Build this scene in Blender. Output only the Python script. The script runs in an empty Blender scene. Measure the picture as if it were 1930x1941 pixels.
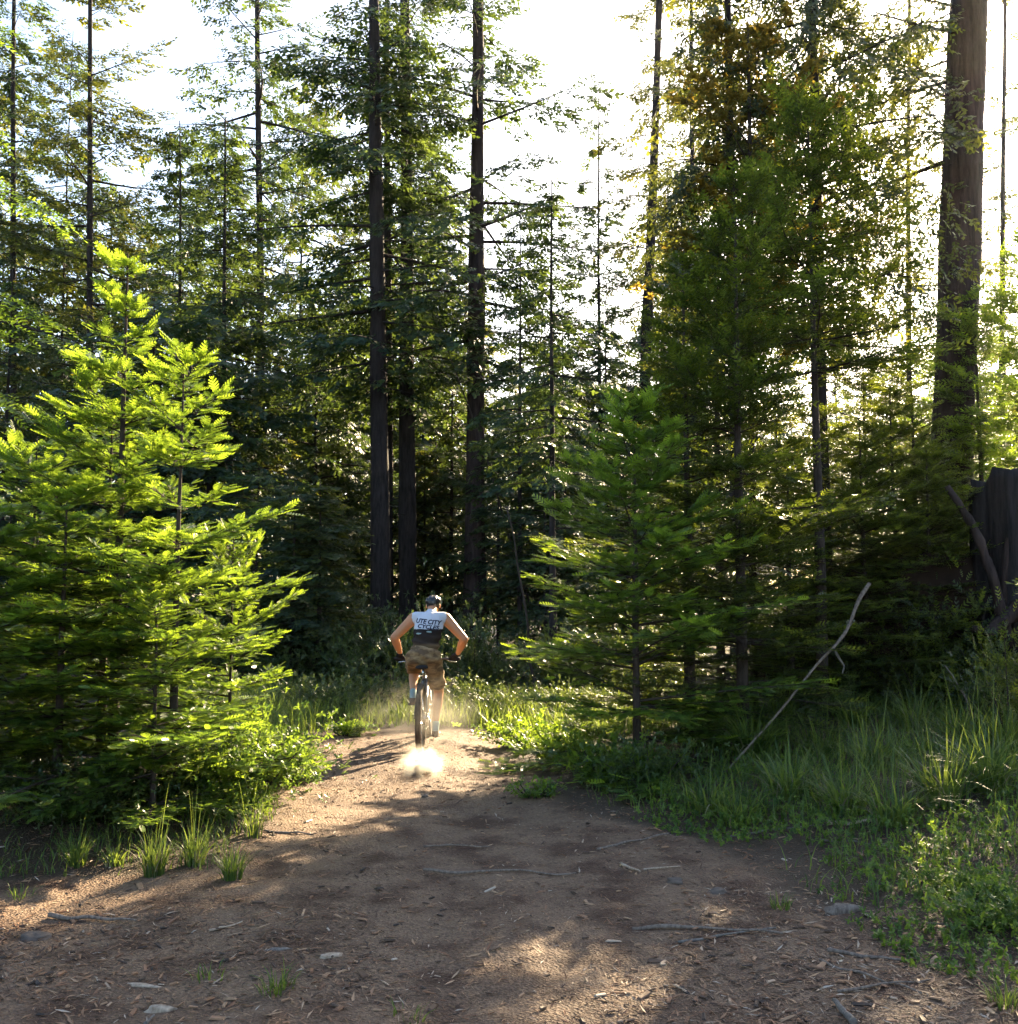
import bpy, bmesh, math, random
import numpy as np
from mathutils import Vector, Matrix
from mathutils.bvhtree import BVHTree

# ------------------------------------------------------------------ camera, sky, sun, exposure
SC = bpy.context.scene
C = SC.collection
R = math.radians
F = 1930.0                      # focal length in photograph pixels
CZ = 1.6                        # eye height
PITCH = R(4.74)
cam_d = bpy.data.cameras.new('camera')
cam = bpy.data.objects.new('camera', cam_d)
C.objects.link(cam)
cam.location = (0, 0, CZ)
cam.rotation_euler = (R(90) + PITCH, 0, 0)
cam_d.sensor_fit = 'HORIZONTAL'
cam_d.sensor_width = 36.0
cam_d.lens = 36.0
cam_d.clip_end = 3000
SC.camera = cam

SUN_AZ, SUN_EL = R(28.0), R(25.0)           # azimuth measured from +Y towards +X
SUN_DIR = Vector((math.sin(SUN_AZ) * math.cos(SUN_EL), math.cos(SUN_AZ) * math.cos(SUN_EL), math.sin(SUN_EL)))
W = bpy.data.worlds.new('World')
SC.world = W
W.use_nodes = True
wn = W.node_tree.nodes
wl = W.node_tree.links
sky = wn.new('ShaderNodeTexSky')
sky.sky_type = 'NISHITA'
sky.sun_disc = False
sky.sun_elevation = SUN_EL
sky.sun_rotation = SUN_AZ
sky.air_density = 1.0
sky.dust_density = 2.0
sky.ozone_density = 1.0
wn['Background'].inputs['Strength'].default_value = 0.072
wl.new(sky.outputs[0], wn['Background'].inputs['Color'])
sun_d = bpy.data.lights.new('sun', 'SUN')
sun_d.energy = 5.0
sun_d.angle = R(0.55)
sun_d.color = (1.0, 0.79, 0.50)
sun = bpy.data.objects.new('sun', sun_d)
C.objects.link(sun)
sun.rotation_euler = SUN_DIR.to_track_quat('Z', 'Y').to_euler()
sun.location = (20, 40, 25)
SC.view_settings.view_transform = 'Standard'
SC.view_settings.look = 'None'
SC.view_settings.gamma = 1.0
SC.view_settings.exposure = 2.75
SC.render.engine = 'CYCLES'
cy = SC.cycles
cy.use_adaptive_sampling = True
cy.adaptive_threshold = 0.03
cy.max_bounces = 5
cy.diffuse_bounces = 2
cy.glossy_bounces = 1
cy.transmission_bounces = 3
cy.volume_bounces = 0
cy.transparent_max_bounces = 6
cy.caustics_reflective = False
cy.caustics_refractive = False
cy.sample_clamp_indirect = 6.0

# ------------------------------------------------------------------ helpers
fwd = np.array([0, math.cos(PITCH), math.sin(PITCH)])
upv = np.array([0, -math.sin(PITCH), math.cos(PITCH)])
rgt = np.array([1.0, 0, 0])


def at(u, v, Y):
    """World point that stands Y metres ahead and reads at photograph pixel (u, v)."""
    d = fwd + (u - 965) / F * rgt - (v - 970.5) / F * upv
    return d * (Y / d[1]) + np.array([0, 0, CZ])


def gnd(u, v):
    d = fwd + (u - 965) / F * rgt - (v - 970.5) / F * upv
    return d * (-CZ / d[2]) + np.array([0, 0, CZ])


def lerp(a, b, t):
    return a + (b - a) * t


def sstep(a, b, x):
    t = np.clip((x - a) / (b - a), 0, 1)
    return t * t * (3 - 2 * t)


def _hash(ix, iy, iz, seed):
    n = (ix * 374761393 + iy * 668265263 + iz * 2147483647 + seed * 1274126177) & 0xFFFFFFFF
    n = ((n ^ (n >> 13)) * 1274126177) & 0xFFFFFFFF
    n = (n ^ (n >> 16)) & 0xFFFFFFFF
    return n / 4294967295.0


def vnoise(x, y, z=0.0, seed=0):
    x, y, z = np.broadcast_arrays(np.asarray(x, float), np.asarray(y, float), np.asarray(z, float))
    ix, iy, iz = np.floor(x).astype(np.int64), np.floor(y).astype(np.int64), np.floor(z).astype(np.int64)
    fx, fy, fz = x - ix, y - iy, z - iz
    fx, fy, fz = fx * fx * (3 - 2 * fx), fy * fy * (3 - 2 * fy), fz * fz * (3 - 2 * fz)
    r = 0
    for dx in (0, 1):
        for dy in (0, 1):
            for dz in (0, 1):
                wgt = (fx if dx else 1 - fx) * (fy if dy else 1 - fy) * (fz if dz else 1 - fz)
                r = r + wgt * _hash(ix + dx, iy + dy, iz + dz, seed)
    return r * 2 - 1


def fbm(x, y, z=0.0, oct=4, seed=0):
    a, r = 1.0, 0
    for o in range(oct):
        r = r + a * vnoise(np.asarray(x) * 2 ** o, np.asarray(y) * 2 ** o, np.asarray(z) * 2 ** o, seed + o)
        a *= 0.5
    return r


def norm(v):
    return v / (np.linalg.norm(v, axis=-1, keepdims=True) + 1e-9)


class MB:
    """Collects vertices and faces (triangles and quads) of one mesh."""

    def __init__(s):
        s.V, s.T, s.Q, s.A, s.n = [], [], [], [], 0
        s.TM, s.QM = [], []

    def add(s, V, T=None, Q=None, tint=0.5, m=0):
        V = np.asarray(V, float).reshape(-1, 3)
        s.V.append(V)
        s.A.append(np.broadcast_to(np.asarray(tint, float), (len(V),)))
        if T is not None and len(T):
            T = np.asarray(T, np.int64).reshape(-1, 3)
            s.T.append(T + s.n)
            s.TM.append(np.full(len(T), m))
        if Q is not None and len(Q):
            Q = np.asarray(Q, np.int64).reshape(-1, 4)
            s.Q.append(Q + s.n)
            s.QM.append(np.full(len(Q), m))
        s.n += len(V)

    def inst(s, tmpl, pos, B, tint, m=0):
        """tmpl=(V,T,Q); pos (k,3); B (k,3,3) rows are the images of x,y,z axes."""
        V, T, Q = tmpl
        k, n = len(pos), len(V)
        if k == 0:
            return
        VV = np.einsum('nj,kji->kni', V, B) + pos[:, None, :]
        off = (np.arange(k) * n)[:, None, None]
        s.add(VV.reshape(-1, 3), None if T is None else (np.asarray(T)[None] + off).reshape(-1, 3),
              None if Q is None else (np.asarray(Q)[None] + off).reshape(-1, 4), np.repeat(tint, n), m)

    def tube(s, P, rad, sides=8, cap=True, tint=0.5, m=0):
        P = np.asarray(P, float)
        n = len(P)
        rad = np.broadcast_to(np.asarray(rad, float), (n,))
        t = norm(np.gradient(P, axis=0))
        ref = np.array([0, 0, 1.0]) if abs(t[0][2]) < 0.9 else np.array([1.0, 0, 0])
        u = norm(np.cross(t, ref))
        w = np.cross(t, u)
        a = np.linspace(0, 2 * math.pi, sides, endpoint=False)
        V = P[:, None] + rad[:, None, None] * (np.cos(a)[None, :, None] * u[:, None] + np.sin(a)[None, :, None] * w[:, None])
        i = np.arange(n - 1)[:, None] * sides
        j = np.arange(sides)[None]
        jn = (j + 1) % sides
        Q = np.stack([i + j, i + jn, i + sides + jn, i + sides + j], -1).reshape(-1, 4)
        V = V.reshape(-1, 3)
        T = []
        if cap:
            V = np.vstack([V, P[0], P[-1]])
            for q in range(sides):
                T.append((n * sides, (q + 1) % sides, q))
                T.append((n * sides + 1, (n - 1) * sides + q, (n - 1) * sides + (q + 1) % sides))
        s.add(V, T, Q, tint, m)

    def mesh(s, name, smooth=False):
        me = bpy.data.meshes.new(name)
        V = np.concatenate(s.V) if s.V else np.zeros((0, 3))
        T = np.concatenate(s.T) if s.T else np.zeros((0, 3), np.int64)
        Q = np.concatenate(s.Q) if s.Q else np.zeros((0, 4), np.int64)
        me.vertices.add(len(V))
        me.vertices.foreach_set('co', V.astype(np.float32).ravel())
        me.loops.add(T.size + Q.size)
        me.loops.foreach_set('vertex_index', np.concatenate([T.ravel(), Q.ravel()]).astype(np.int32))
        me.polygons.add(len(T) + len(Q))
        st = np.concatenate([np.arange(len(T)) * 3, len(T) * 3 + np.arange(len(Q)) * 4]).astype(np.int32)
        me.polygons.foreach_set('loop_start', st)
        mi = np.concatenate((s.TM if s.TM else [np.zeros(0)]) + (s.QM if s.QM else [np.zeros(0)])).astype(np.int32)
        me.polygons.foreach_set('material_index', mi)
        me.polygons.foreach_set('use_smooth', np.full(len(mi), smooth))
        at_ = me.attributes.new('tint', 'FLOAT', 'POINT')
        at_.data.foreach_set('value', np.concatenate(s.A).astype(np.float32))
        me.update(calc_edges=True)
        return me

    def build(s, name, mats, parent=None, smooth=False):
        me = s.mesh(name, smooth)
        return link(name, me, mats, parent)


def link(name, me, mats=None, parent=None):
    o = bpy.data.objects.new(name, me)
    C.objects.link(o)
    if mats is not None:
        for m_ in (mats if isinstance(mats, (list, tuple)) else [mats]):
            me.materials.append(m_)
    if parent is not None:
        o.parent = parent
    return o


def tag(o, label=None, cat=None, group=None, kind=None):
    if label:
        o['label'] = label
    if cat:
        o['category'] = cat
    if group:
        o['group'] = group
    if kind:
        o['kind'] = kind
    return o


def empty(name, loc=(0, 0, 0), rz=0.0):
    o = bpy.data.objects.new(name, None)
    o.empty_display_size = 0.2
    C.objects.link(o)
    o.location = loc
    o.rotation_euler = (0, 0, rz)
    return o


def copy_tree(o, parent=None):
    c = o.copy()
    C.objects.link(c)
    c.parent = parent
    for ch in o.children:
        copy_tree(ch, c)
    return c


# ------------------------------------------------------------------ materials
def newmat(name):
    m = bpy.data.materials.new(name)
    m.use_nodes = True
    return m, m.node_tree.nodes, m.node_tree.links, m.node_tree.nodes['Principled BSDF']


def leaf_mat(name, a, b, trans, tmix=0.5, rough=0.42, spec=0.5):
    m, n, l, p = newmat(name)
    att = n.new('ShaderNodeAttribute')
    att.attribute_name = 'tint'
    oi = n.new('ShaderNodeObjectInfo')
    mx = n.new('ShaderNodeMix')
    mx.data_type = 'RGBA'
    mx.inputs['A'].default_value = (*a, 1)
    mx.inputs['B'].default_value = (*b, 1)
    l.new(att.outputs['Fac'], mx.inputs['Factor'])
    mr = n.new('ShaderNodeMapRange')
    mr.inputs['To Min'].default_value = 0.8
    mr.inputs['To Max'].default_value = 1.2
    l.new(oi.outputs['Random'], mr.inputs['Value'])
    hs = n.new('ShaderNodeHueSaturation')
    l.new(mx.outputs['Result'], hs.inputs['Color'])
    l.new(mr.outputs[0], hs.inputs['Value'])
    l.new(hs.outputs[0], p.inputs['Base Color'])
    p.inputs['Roughness'].default_value = rough
    p.inputs['Specular IOR Level'].default_value = spec
    tr = n.new('ShaderNodeBsdfTranslucent')
    mt = n.new('ShaderNodeMix')
    mt.data_type = 'RGBA'
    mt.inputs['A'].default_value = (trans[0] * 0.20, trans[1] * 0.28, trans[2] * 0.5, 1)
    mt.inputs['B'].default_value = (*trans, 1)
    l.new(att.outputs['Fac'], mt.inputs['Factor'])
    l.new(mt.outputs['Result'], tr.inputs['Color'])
    ms = n.new('ShaderNodeMixShader')
    ms.inputs[0].default_value = tmix
    l.new(p.outputs[0], ms.inputs[1])
    l.new(tr.outputs[0], ms.inputs[2])
    l.new(ms.outputs[0], n['Material Output'].inputs['Surface'])
    return m


def bark_mat(name, dark, light, sc=9.0, stretch=0.16, bump=0.6):
    m, n, l, p = newmat(name)
    tc = n.new('ShaderNodeTexCoord')
    mp = n.new('ShaderNodeMapping')
    mp.inputs['Scale'].default_value = (sc, sc, sc * stretch)
    l.new(tc.outputs['Object'], mp.inputs['Vector'])
    no = n.new('ShaderNodeTexNoise')
    no.inputs['Scale'].default_value = 1.6
    no.inputs['Detail'].default_value = 8
    no.inputs['Roughness'].default_value = 0.65
    l.new(mp.outputs[0], no.inputs['Vector'])
    cr = n.new('ShaderNodeValToRGB')
    cr.color_ramp.elements[0].position = 0.32
    cr.color_ramp.elements[0].color = (*dark, 1)
    cr.color_ramp.elements[1].position = 0.7
    cr.color_ramp.elements[1].color = (*light, 1)
    l.new(no.outputs['Fac'], cr.inputs[0])
    l.new(cr.outputs[0], p.inputs['Base Color'])
    p.inputs['Roughness'].default_value = 0.9
    p.inputs['Specular IOR Level'].default_value = 0.2
    bp = n.new('ShaderNodeBump')
    bp.inputs['Strength'].default_value = bump
    bp.inputs['Distance'].default_value = 0.03
    l.new(no.outputs['Fac'], bp.inputs['Height'])
    l.new(bp.outputs[0], p.inputs['Normal'])
    return m


def plain(name, col, rough=0.6, spec=0.4, metal=0.0, var=0.15, sc=40.0, bump=0.0):
    m, n, l, p = newmat(name)
    tc = n.new('ShaderNodeTexCoord')
    no = n.new('ShaderNodeTexNoise')
    no.inputs['Scale'].default_value = sc
    no.inputs['Detail'].default_value = 4
    l.new(tc.outputs['Object'], no.inputs['Vector'])
    mx = n.new('ShaderNodeMix')
    mx.data_type = 'RGBA'
    mx.inputs['A'].default_value = (*[c * (1 - var) for c in col], 1)
    mx.inputs['B'].default_value = (*[min(1, c * (1 + var)) for c in col], 1)
    l.new(no.outputs['Fac'], mx.inputs['Factor'])
    l.new(mx.outputs['Result'], p.inputs['Base Color'])
    p.inputs['Roughness'].default_value = rough
    p.inputs['Specular IOR Level'].default_value = spec
    p.inputs['Metallic'].default_value = metal
    if bump:
        bp = n.new('ShaderNodeBump')
        bp.inputs['Strength'].default_value = bump
        bp.inputs['Distance'].default_value = 0.01
        l.new(no.outputs['Fac'], bp.inputs['Height'])
        l.new(bp.outputs[0], p.inputs['Normal'])
    return m


def ramp_tint_mat(name, stops, rough=0.55, spec=0.32, var_scale=30.0):
    m, n, l, p = newmat(name)
    att = n.new('ShaderNodeAttribute')
    att.attribute_name = 'tint'
    cr = n.new('ShaderNodeValToRGB')
    el = cr.color_ramp.elements
    el[0].position, el[0].color = stops[0][0], (*stops[0][1], 1)
    el[1].position, el[1].color = stops[-1][0], (*stops[-1][1], 1)
    for ps, c in stops[1:-1]:
        e = el.new(ps)
        e.color = (*c, 1)
    l.new(att.outputs['Fac'], cr.inputs[0])
    l.new(cr.outputs[0], p.inputs['Base Color'])
    p.inputs['Roughness'].default_value = rough
    p.inputs['Specular IOR Level'].default_value = spec
    return m


M = {}
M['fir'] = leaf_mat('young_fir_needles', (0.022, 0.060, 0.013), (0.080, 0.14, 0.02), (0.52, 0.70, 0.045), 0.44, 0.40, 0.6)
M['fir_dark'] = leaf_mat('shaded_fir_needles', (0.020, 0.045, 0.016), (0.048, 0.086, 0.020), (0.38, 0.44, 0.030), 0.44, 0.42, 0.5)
M['tall'] = leaf_mat('tall_conifer_needles', (0.011, 0.032, 0.021), (0.030, 0.064, 0.028), (0.20, 0.27, 0.035), 0.38, 0.45, 0.4)
M['olive'] = leaf_mat('olive_conifer_needles', (0.017, 0.036, 0.018), (0.044, 0.070, 0.023), (0.29, 0.29, 0.030), 0.42, 0.45, 0.4)
M['yellow'] = leaf_mat('yellowing_leaves', (0.10, 0.085, 0.016), (0.26, 0.17, 0.025), (0.62, 0.42, 0.05), 0.5, 0.5, 0.3)
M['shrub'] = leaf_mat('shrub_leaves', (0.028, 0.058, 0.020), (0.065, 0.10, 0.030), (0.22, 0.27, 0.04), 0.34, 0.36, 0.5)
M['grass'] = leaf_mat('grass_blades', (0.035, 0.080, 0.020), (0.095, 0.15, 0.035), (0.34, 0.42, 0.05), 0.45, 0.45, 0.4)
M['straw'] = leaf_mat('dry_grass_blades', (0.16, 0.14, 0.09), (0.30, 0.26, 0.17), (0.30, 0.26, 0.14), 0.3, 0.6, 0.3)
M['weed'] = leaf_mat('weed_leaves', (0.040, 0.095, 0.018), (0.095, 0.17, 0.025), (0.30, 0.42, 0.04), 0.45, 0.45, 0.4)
M['bark'] = bark_mat('conifer_bark', (0.013, 0.010, 0.010), (0.052, 0.041, 0.038))
M['bark_red'] = bark_mat('reddish_bark', (0.016, 0.011, 0.010), (0.068, 0.047, 0.042), 8.0, 0.12, 1.0)
M['bark_thin'] = bark_mat('sapling_bark', (0.022, 0.016, 0.013), (0.075, 0.058, 0.047), 22, 0.3, 0.3)
M['char'] = bark_mat('charred_wood', (0.010, 0.009, 0.010), (0.050, 0.042, 0.042), 7.0, 0.14, 0.9)
M['deadwood'] = bark_mat('grey_deadwood', (0.075, 0.062, 0.055), (0.22, 0.195, 0.17), 26, 0.3, 0.3)
M['stick'] = bark_mat('weathered_stick', (0.075, 0.055, 0.045), (0.26, 0.21, 0.17), 30, 0.3, 0.3)
M['palewood'] = bark_mat('pale_split_wood', (0.22, 0.16, 0.11), (0.46, 0.37, 0.28), 30, 0.2, 0.2)
M['soil'] = plain('mound_soil', (0.035, 0.023, 0.017), 0.95, 0.1, 0, 0.6, 6.0, 1.0)
M['stone'] = plain('grey_stone', (0.105, 0.082, 0.066), 0.9, 0.3, 0, 0.3, 25, 0.4)
M['litter'] = ramp_tint_mat('forest_litter', [(0, (0.026, 0.017, 0.013)), (0.3, (0.070, 0.041, 0.026)), (0.55, (0.22, 0.108, 0.056)),
                                             (0.8, (0.34, 0.215, 0.125)), (1.0, (0.40, 0.33, 0.26))])


# ------------------------------------------------------------------ terrain and trail
XR_Y = np.array([0.0, 3.0, 4.3, 5.2, 5.9, 7.2, 7.7, 9.4, 11.4, 13.0, 16.0])
XR_X = np.array([2.6, 2.2, 1.86, 1.6, 1.43, 1.06, 0.60, 0.25, 0.05, 0.6, 3.0])
XL_Y = np.array([0.0, 5.6, 6.1, 7.2, 8.8, 11.4, 13.0, 16.0])
XL_X = np.array([-9.0, -7.0, -1.75, -1.75, -1.8, -2.2, -2.4, -2.0])


def trail_mask(x, y):
    """1 on the bare trail and forecourt, 0 in vegetation."""
    xr = np.interp(y, XR_Y, XR_X) + 0.18 * fbm(x * 1.3, y * 1.3, 0, 3, 5)
    xl = np.interp(y, XL_Y, XL_X) + 0.18 * fbm(x * 1.3, y * 1.3, 3.7, 3, 6)
    m = sstep(-0.12, 0.12, xr - x) * sstep(-0.12, 0.12, x - xl)
    return m * (1 - sstep(12.1, 12.7, y + 0.3 * x + 0.2 * fbm(x, y, 0, 2, 9)))


def hgt(x, y):
    x, y = np.asarray(x, float), np.asarray(y, float)
    xr = np.interp(y, XR_Y, XR_X)
    h = 0.22 * sstep(0.3, 3.0, x - xr) * sstep(3.0, 6.0, y)
    h = h + 0.10 * sstep(0.2, 2.0, -1.8 - x) * sstep(5.5, 7.5, y)
    h = h - 0.25 * sstep(12.5, 20.0, y)
    h = h + 0.9 * sstep(25, 60, y)
    near = 1 - sstep(20, 40, np.hypot(x, y))
    h = h + near * (0.035 * fbm(x * 0.7, y * 0.7, 0, 3, 21) + 0.010 * fbm(x * 5, y * 5, 0, 3, 22))
    # shallow wheel ruts
    h = h - 0.025 * near * np.exp(-((x + 0.45 - 0.02 * y) / 0.25) ** 2) - 0.02 * near * np.exp(-((x - 0.55 + 0.05 * y) / 0.3) ** 2)
    return h


def axis_grid(lo, a, b, hi, step, n_out):
    g = np.arange(a, b + 1e-6, step)
    o = np.geomspace(1, 1 + (hi - b), n_out) - 1
    i = np.geomspace(1, 1 + (a - lo), n_out) - 1
    return np.concatenate([(a - i[1:])[::-1], g, b + o[1:]])


gx = axis_grid(-900, -4.5, 5.5, 900, 0.07, 40)
gy = axis_grid(-900, 3.0, 13.5, 1500, 0.07, 45)
GX, GY = np.meshgrid(gx, gy)
GZ = hgt(GX, GY)
nx, ny = len(gx), len(gy)
ii = np.arange(nx - 1)[None] + np.arange(ny - 1)[:, None] * nx
GQ = np.stack([ii, ii + 1, ii + nx + 1, ii + nx], -1).reshape(-1, 4)
gb = MB()
gb.add(np.stack([GX, GY, GZ], -1).reshape(-1, 3), None, GQ, trail_mask(GX, GY).ravel())
# ground material: compacted grey dirt in the middle of the trail, red brown needle duff round it
m, n, l, p = newmat('forest_floor')
tc = n.new('ShaderNodeTexCoord')
att = n.new('ShaderNodeAttribute')
att.attribute_name = 'tint'
n1 = n.new('ShaderNodeTexNoise')
n1.inputs['Scale'].default_value = 2.6
n1.inputs['Detail'].default_value = 6
n1.inputs['Roughness'].default_value = 0.6
n2 = n.new('ShaderNodeTexNoise')
n2.inputs['Scale'].default_value = 55
n2.inputs['Detail'].default_value = 8
n2.inputs['Roughness'].default_value = 0.7
n3 = n.new('ShaderNodeTexVoronoi')
n3.inputs['Scale'].default_value = 70
for q in (n1, n2, n3):
    l.new(tc.outputs['Object'], q.inputs['Vector'])
cr1 = n.new('ShaderNodeValToRGB')
e = cr1.color_ramp.elements
e[0].position, e[0].color = 0.36, (0.075, 0.040, 0.025, 1)
e[1].position, e[1].color = 0.56, (0.195, 0.134, 0.090, 1)
l.new(n1.outputs['Fac'], cr1.inputs[0])
cr2 = n.new('ShaderNodeValToRGB')
e = cr2.color_ramp.elements
e[0].position, e[0].color = 0.3, (0.28, 0.26, 0.25, 1)
e[1].position, e[1].color = 0.72, (1.5, 1.4, 1.3, 1)
l.new(n2.outputs['Fac'], cr2.inputs[0])
mul = n.new('ShaderNodeMix')
mul.data_type = 'RGBA'
mul.blend_type = 'MULTIPLY'
mul.inputs['Factor'].default_value = 0.9
l.new(cr1.outputs[0], mul.inputs['A'])
l.new(cr2.outputs[0], mul.inputs['B'])
soil = n.new('ShaderNodeMix')
soil.data_type = 'RGBA'
soil.inputs['A'].default_value = (0.060, 0.040, 0.026, 1)
l.new(att.outputs['Fac'], soil.inputs['Factor'])
l.new(mul.outputs['Result'], soil.inputs['B'])
l.new(soil.outputs['Result'], p.inputs['Base Color'])
p.inputs['Roughness'].default_value = 0.7
p.inputs['Specular IOR Level'].default_value = 0.25
bp = n.new('ShaderNodeBump')
bp.inputs['Strength'].default_value = 0.8
bp.inputs['Distance'].default_value = 0.015
add = n.new('ShaderNodeMath')
add.operation = 'ADD'
l.new(n2.outputs['Fac'], add.inputs[0])
l.new(n3.outputs['Distance'], add.inputs[1])
l.new(add.outputs[0], bp.inputs['Height'])
l.new(bp.outputs[0], p.inputs['Normal'])
M['ground'] = m
ground = tag(gb.build('ground', m, smooth=True), kind='structure')


# ------------------------------------------------------------------ foliage templates
def shoot_tmpl(pairs=7, tooth=0.46):
    """Flat comb of needles along +X, length 1."""
    V, Q = [], []
    for i in range(pairs):
        s = 0.02 + 0.86 * i / (pairs - 1)
        w = 0.25 * (math.sin(math.pi * (0.16 + 0.74 * i / (pairs - 1))) ** 0.6)
        hw = tooth / pairs
        for sd in (-1, 1):
            k = len(V)
            V += [(s - hw, 0, 0), (s + hw, 0, 0), (s + hw * 0.75 + 0.16, sd * w, 0.05), (s - hw * 0.6 + 0.16, sd * w * 0.97, 0.05)]
            Q.append((k, k + 1, k + 2, k + 3) if sd > 0 else (k + 3, k + 2, k + 1, k))
    k = len(V)
    V += [(0.85, -0.04, 0), (1.05, -0.03, 0.02), (1.08, 0.03, 0.02), (0.85, 0.04, 0)]
    Q.append((k, k + 1, k + 2, k + 3))
    return np.array(V), None, np.array(Q)


def tuft_tmpl(n=9, rng=np.random.default_rng(3), w=0.085):
    """Loose spray of narrow leaflets along +X, length 1 (used on distant trees)."""
    V, Q = [], []
    for i in range(n):
        s = 0.05 + 0.8 * i / (n - 1)
        sd = 1 if i % 2 else -1
        a = sd * rng.uniform(0.35, 1.0)
        ln = rng.uniform(0.28, 0.48) * (1.15 - 0.55 * s)
        d = np.array([math.cos(a), math.sin(a), rng.uniform(-0.35, 0.25)])
        d /= np.linalg.norm(d)
        pv = np.cross(d, norm(np.array([rng.uniform(-0.5, 0.5), rng.uniform(-0.5, 0.5), 1.0])))
        pv = pv / np.linalg.norm(pv) * w * rng.uniform(0.8, 1.3) * 0.5
        o = np.array([s, 0, rng.uniform(-0.05, 0.05)])
        k = len(V)
        V += [tuple(o - pv * 0.5), tuple(o + d * ln * 0.5 - pv * 1.2), tuple(o + d * ln), tuple(o + d * ln * 0.5 + pv * 1.2)]
        Q.append((k, k + 1, k + 2, k + 3))
    return np.array(V), None, np.array(Q)


def leafy_tmpl(n=5, rng=np.random.default_rng(8), fat=0.5):
    """Cluster of small oval leaves around a short twig."""
    V, T = [], []
    for i in range(n):
        a = i * 2.4 + rng.uniform(-.4, .4)
        el = rng.uniform(-0.4, 0.7)
        d = np.array([math.cos(a) * math.cos(el), math.sin(a) * math.cos(el), math.sin(el)])
        o = np.array([0.12 * i, 0, 0]) * 0.6
        sdv = norm(np.cross(d, np.array([0.2, 0.1, 1.0])))
        L = rng.uniform(0.5, 0.9)
        k = len(V)
        V += [tuple(o), tuple(o + d * L * 0.45 + sdv * L * fat * 0.5), tuple(o + d * L + np.array([0, 0, -0.08])), tuple(o + d * L * 0.45 - sdv * L * fat * 0.5)]
        T += [(k, k + 1, k + 2), (k, k + 2, k + 3)]
    return np.array(V), np.array(T), None


SHOOT = shoot_tmpl(6, 0.40)
SHOOT_LO = shoot_tmpl(4, 0.30)
TUFT = tuft_tmpl(7, np.random.default_rng(3), 0.145)
TUFT_FINE = tuft_tmpl(7, np.random.default_rng(4), 0.12)
TUFT_LO = tuft_tmpl(6, np.random.default_rng(5), 0.13)
LEAFY = leafy_tmpl()


def basis(d, nrm):
    x = norm(d)
    y = norm(np.cross(nrm, x))
    z = np.cross(x, y)
    return np.stack([x, y, z], 1)


def trunk_mesh(mb, axis, H, r0, r1, sides, rings, rng, flare=0.35, flute=0.12):
    z = np.linspace(0, 1, rings) ** 1.25 * H
    P = axis(z)
    a = np.linspace(0, 2 * math.pi, sides, endpoint=False)
    r = lerp(r0, r1, (z / H) ** 0.9)[:, None] * np.ones(sides)[None]
    sd = int(rng.integers(1000))
    ca, sa = np.cos(a)[None], np.sin(a)[None]
    fl = np.exp(-z / max(0.6 * r0 * 2, 0.12))[:, None]
    r = r * (1 + flute * fbm(ca * 2.2 + 0 * r, sa * 2.2 + 0 * r, z[:, None] * 0.5, 3, sd) + flare * fl * (1 + 0.5 * np.sin(a * 5 + sd)[None]))
    V = P[:, None] + np.stack([r * ca, r * sa, np.zeros_like(r)], -1)
    i = np.arange(rings - 1)[:, None] * sides
    j = np.arange(sides)[None]
    jn = (j + 1) % sides
    Q = np.stack([i + j, i + jn, i + sides + jn, i + sides + j], -1).reshape(-1, 4)
    V = np.vstack([V.reshape(-1, 3), P[-1] + [0, 0, 0.05]])
    T = [((rings - 1) * sides + q, (rings - 1) * sides + (q + 1) % sides, rings * sides) for q in range(sides)]
    mb.add(V, T, Q)


def tubes(mb, A, B, Cc, ra, rb, sides=4, segs=4):
    """Many quadratic-curve tubes at once. A,B,Cc: (k,3) control points."""
    k = len(A)
    if k == 0:
        return
    t = np.linspace(0, 1, segs + 1)[None, :, None]
    P = (1 - t) ** 2 * A[:, None] + 2 * t * (1 - t) * B[:, None] + t * t * Cc[:, None]
    tg = norm(np.gradient(P, axis=1))
    ref = np.where(np.abs(tg[..., 2:3]) < 0.9, np.array([0, 0, 1.0]), np.array([1.0, 0, 0]))
    u = norm(np.cross(tg, ref))
    w = np.cross(tg, u)
    a = np.linspace(0, 2 * math.pi, sides, endpoint=False)
    rad = (ra[:, None] + (rb - ra)[:, None] * t[:, :, 0])[:, :, None, None]
    V = P[:, :, None] + rad * (np.cos(a)[None, None, :, None] * u[:, :, None] + np.sin(a)[None, None, :, None] * w[:, :, None])
    i = np.arange(segs)[:, None] * sides
    j = np.arange(sides)[None]
    jn = (j + 1) % sides
    Q = np.stack([i + j, i + jn, i + sides + jn, i + sides + j], -1).reshape(-1, 4)
    nv = (segs + 1) * sides
    mb.add(V.reshape(-1, 3), None, (Q[None] + (np.arange(k) * nv)[:, None, None]).reshape(-1, 4))


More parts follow.
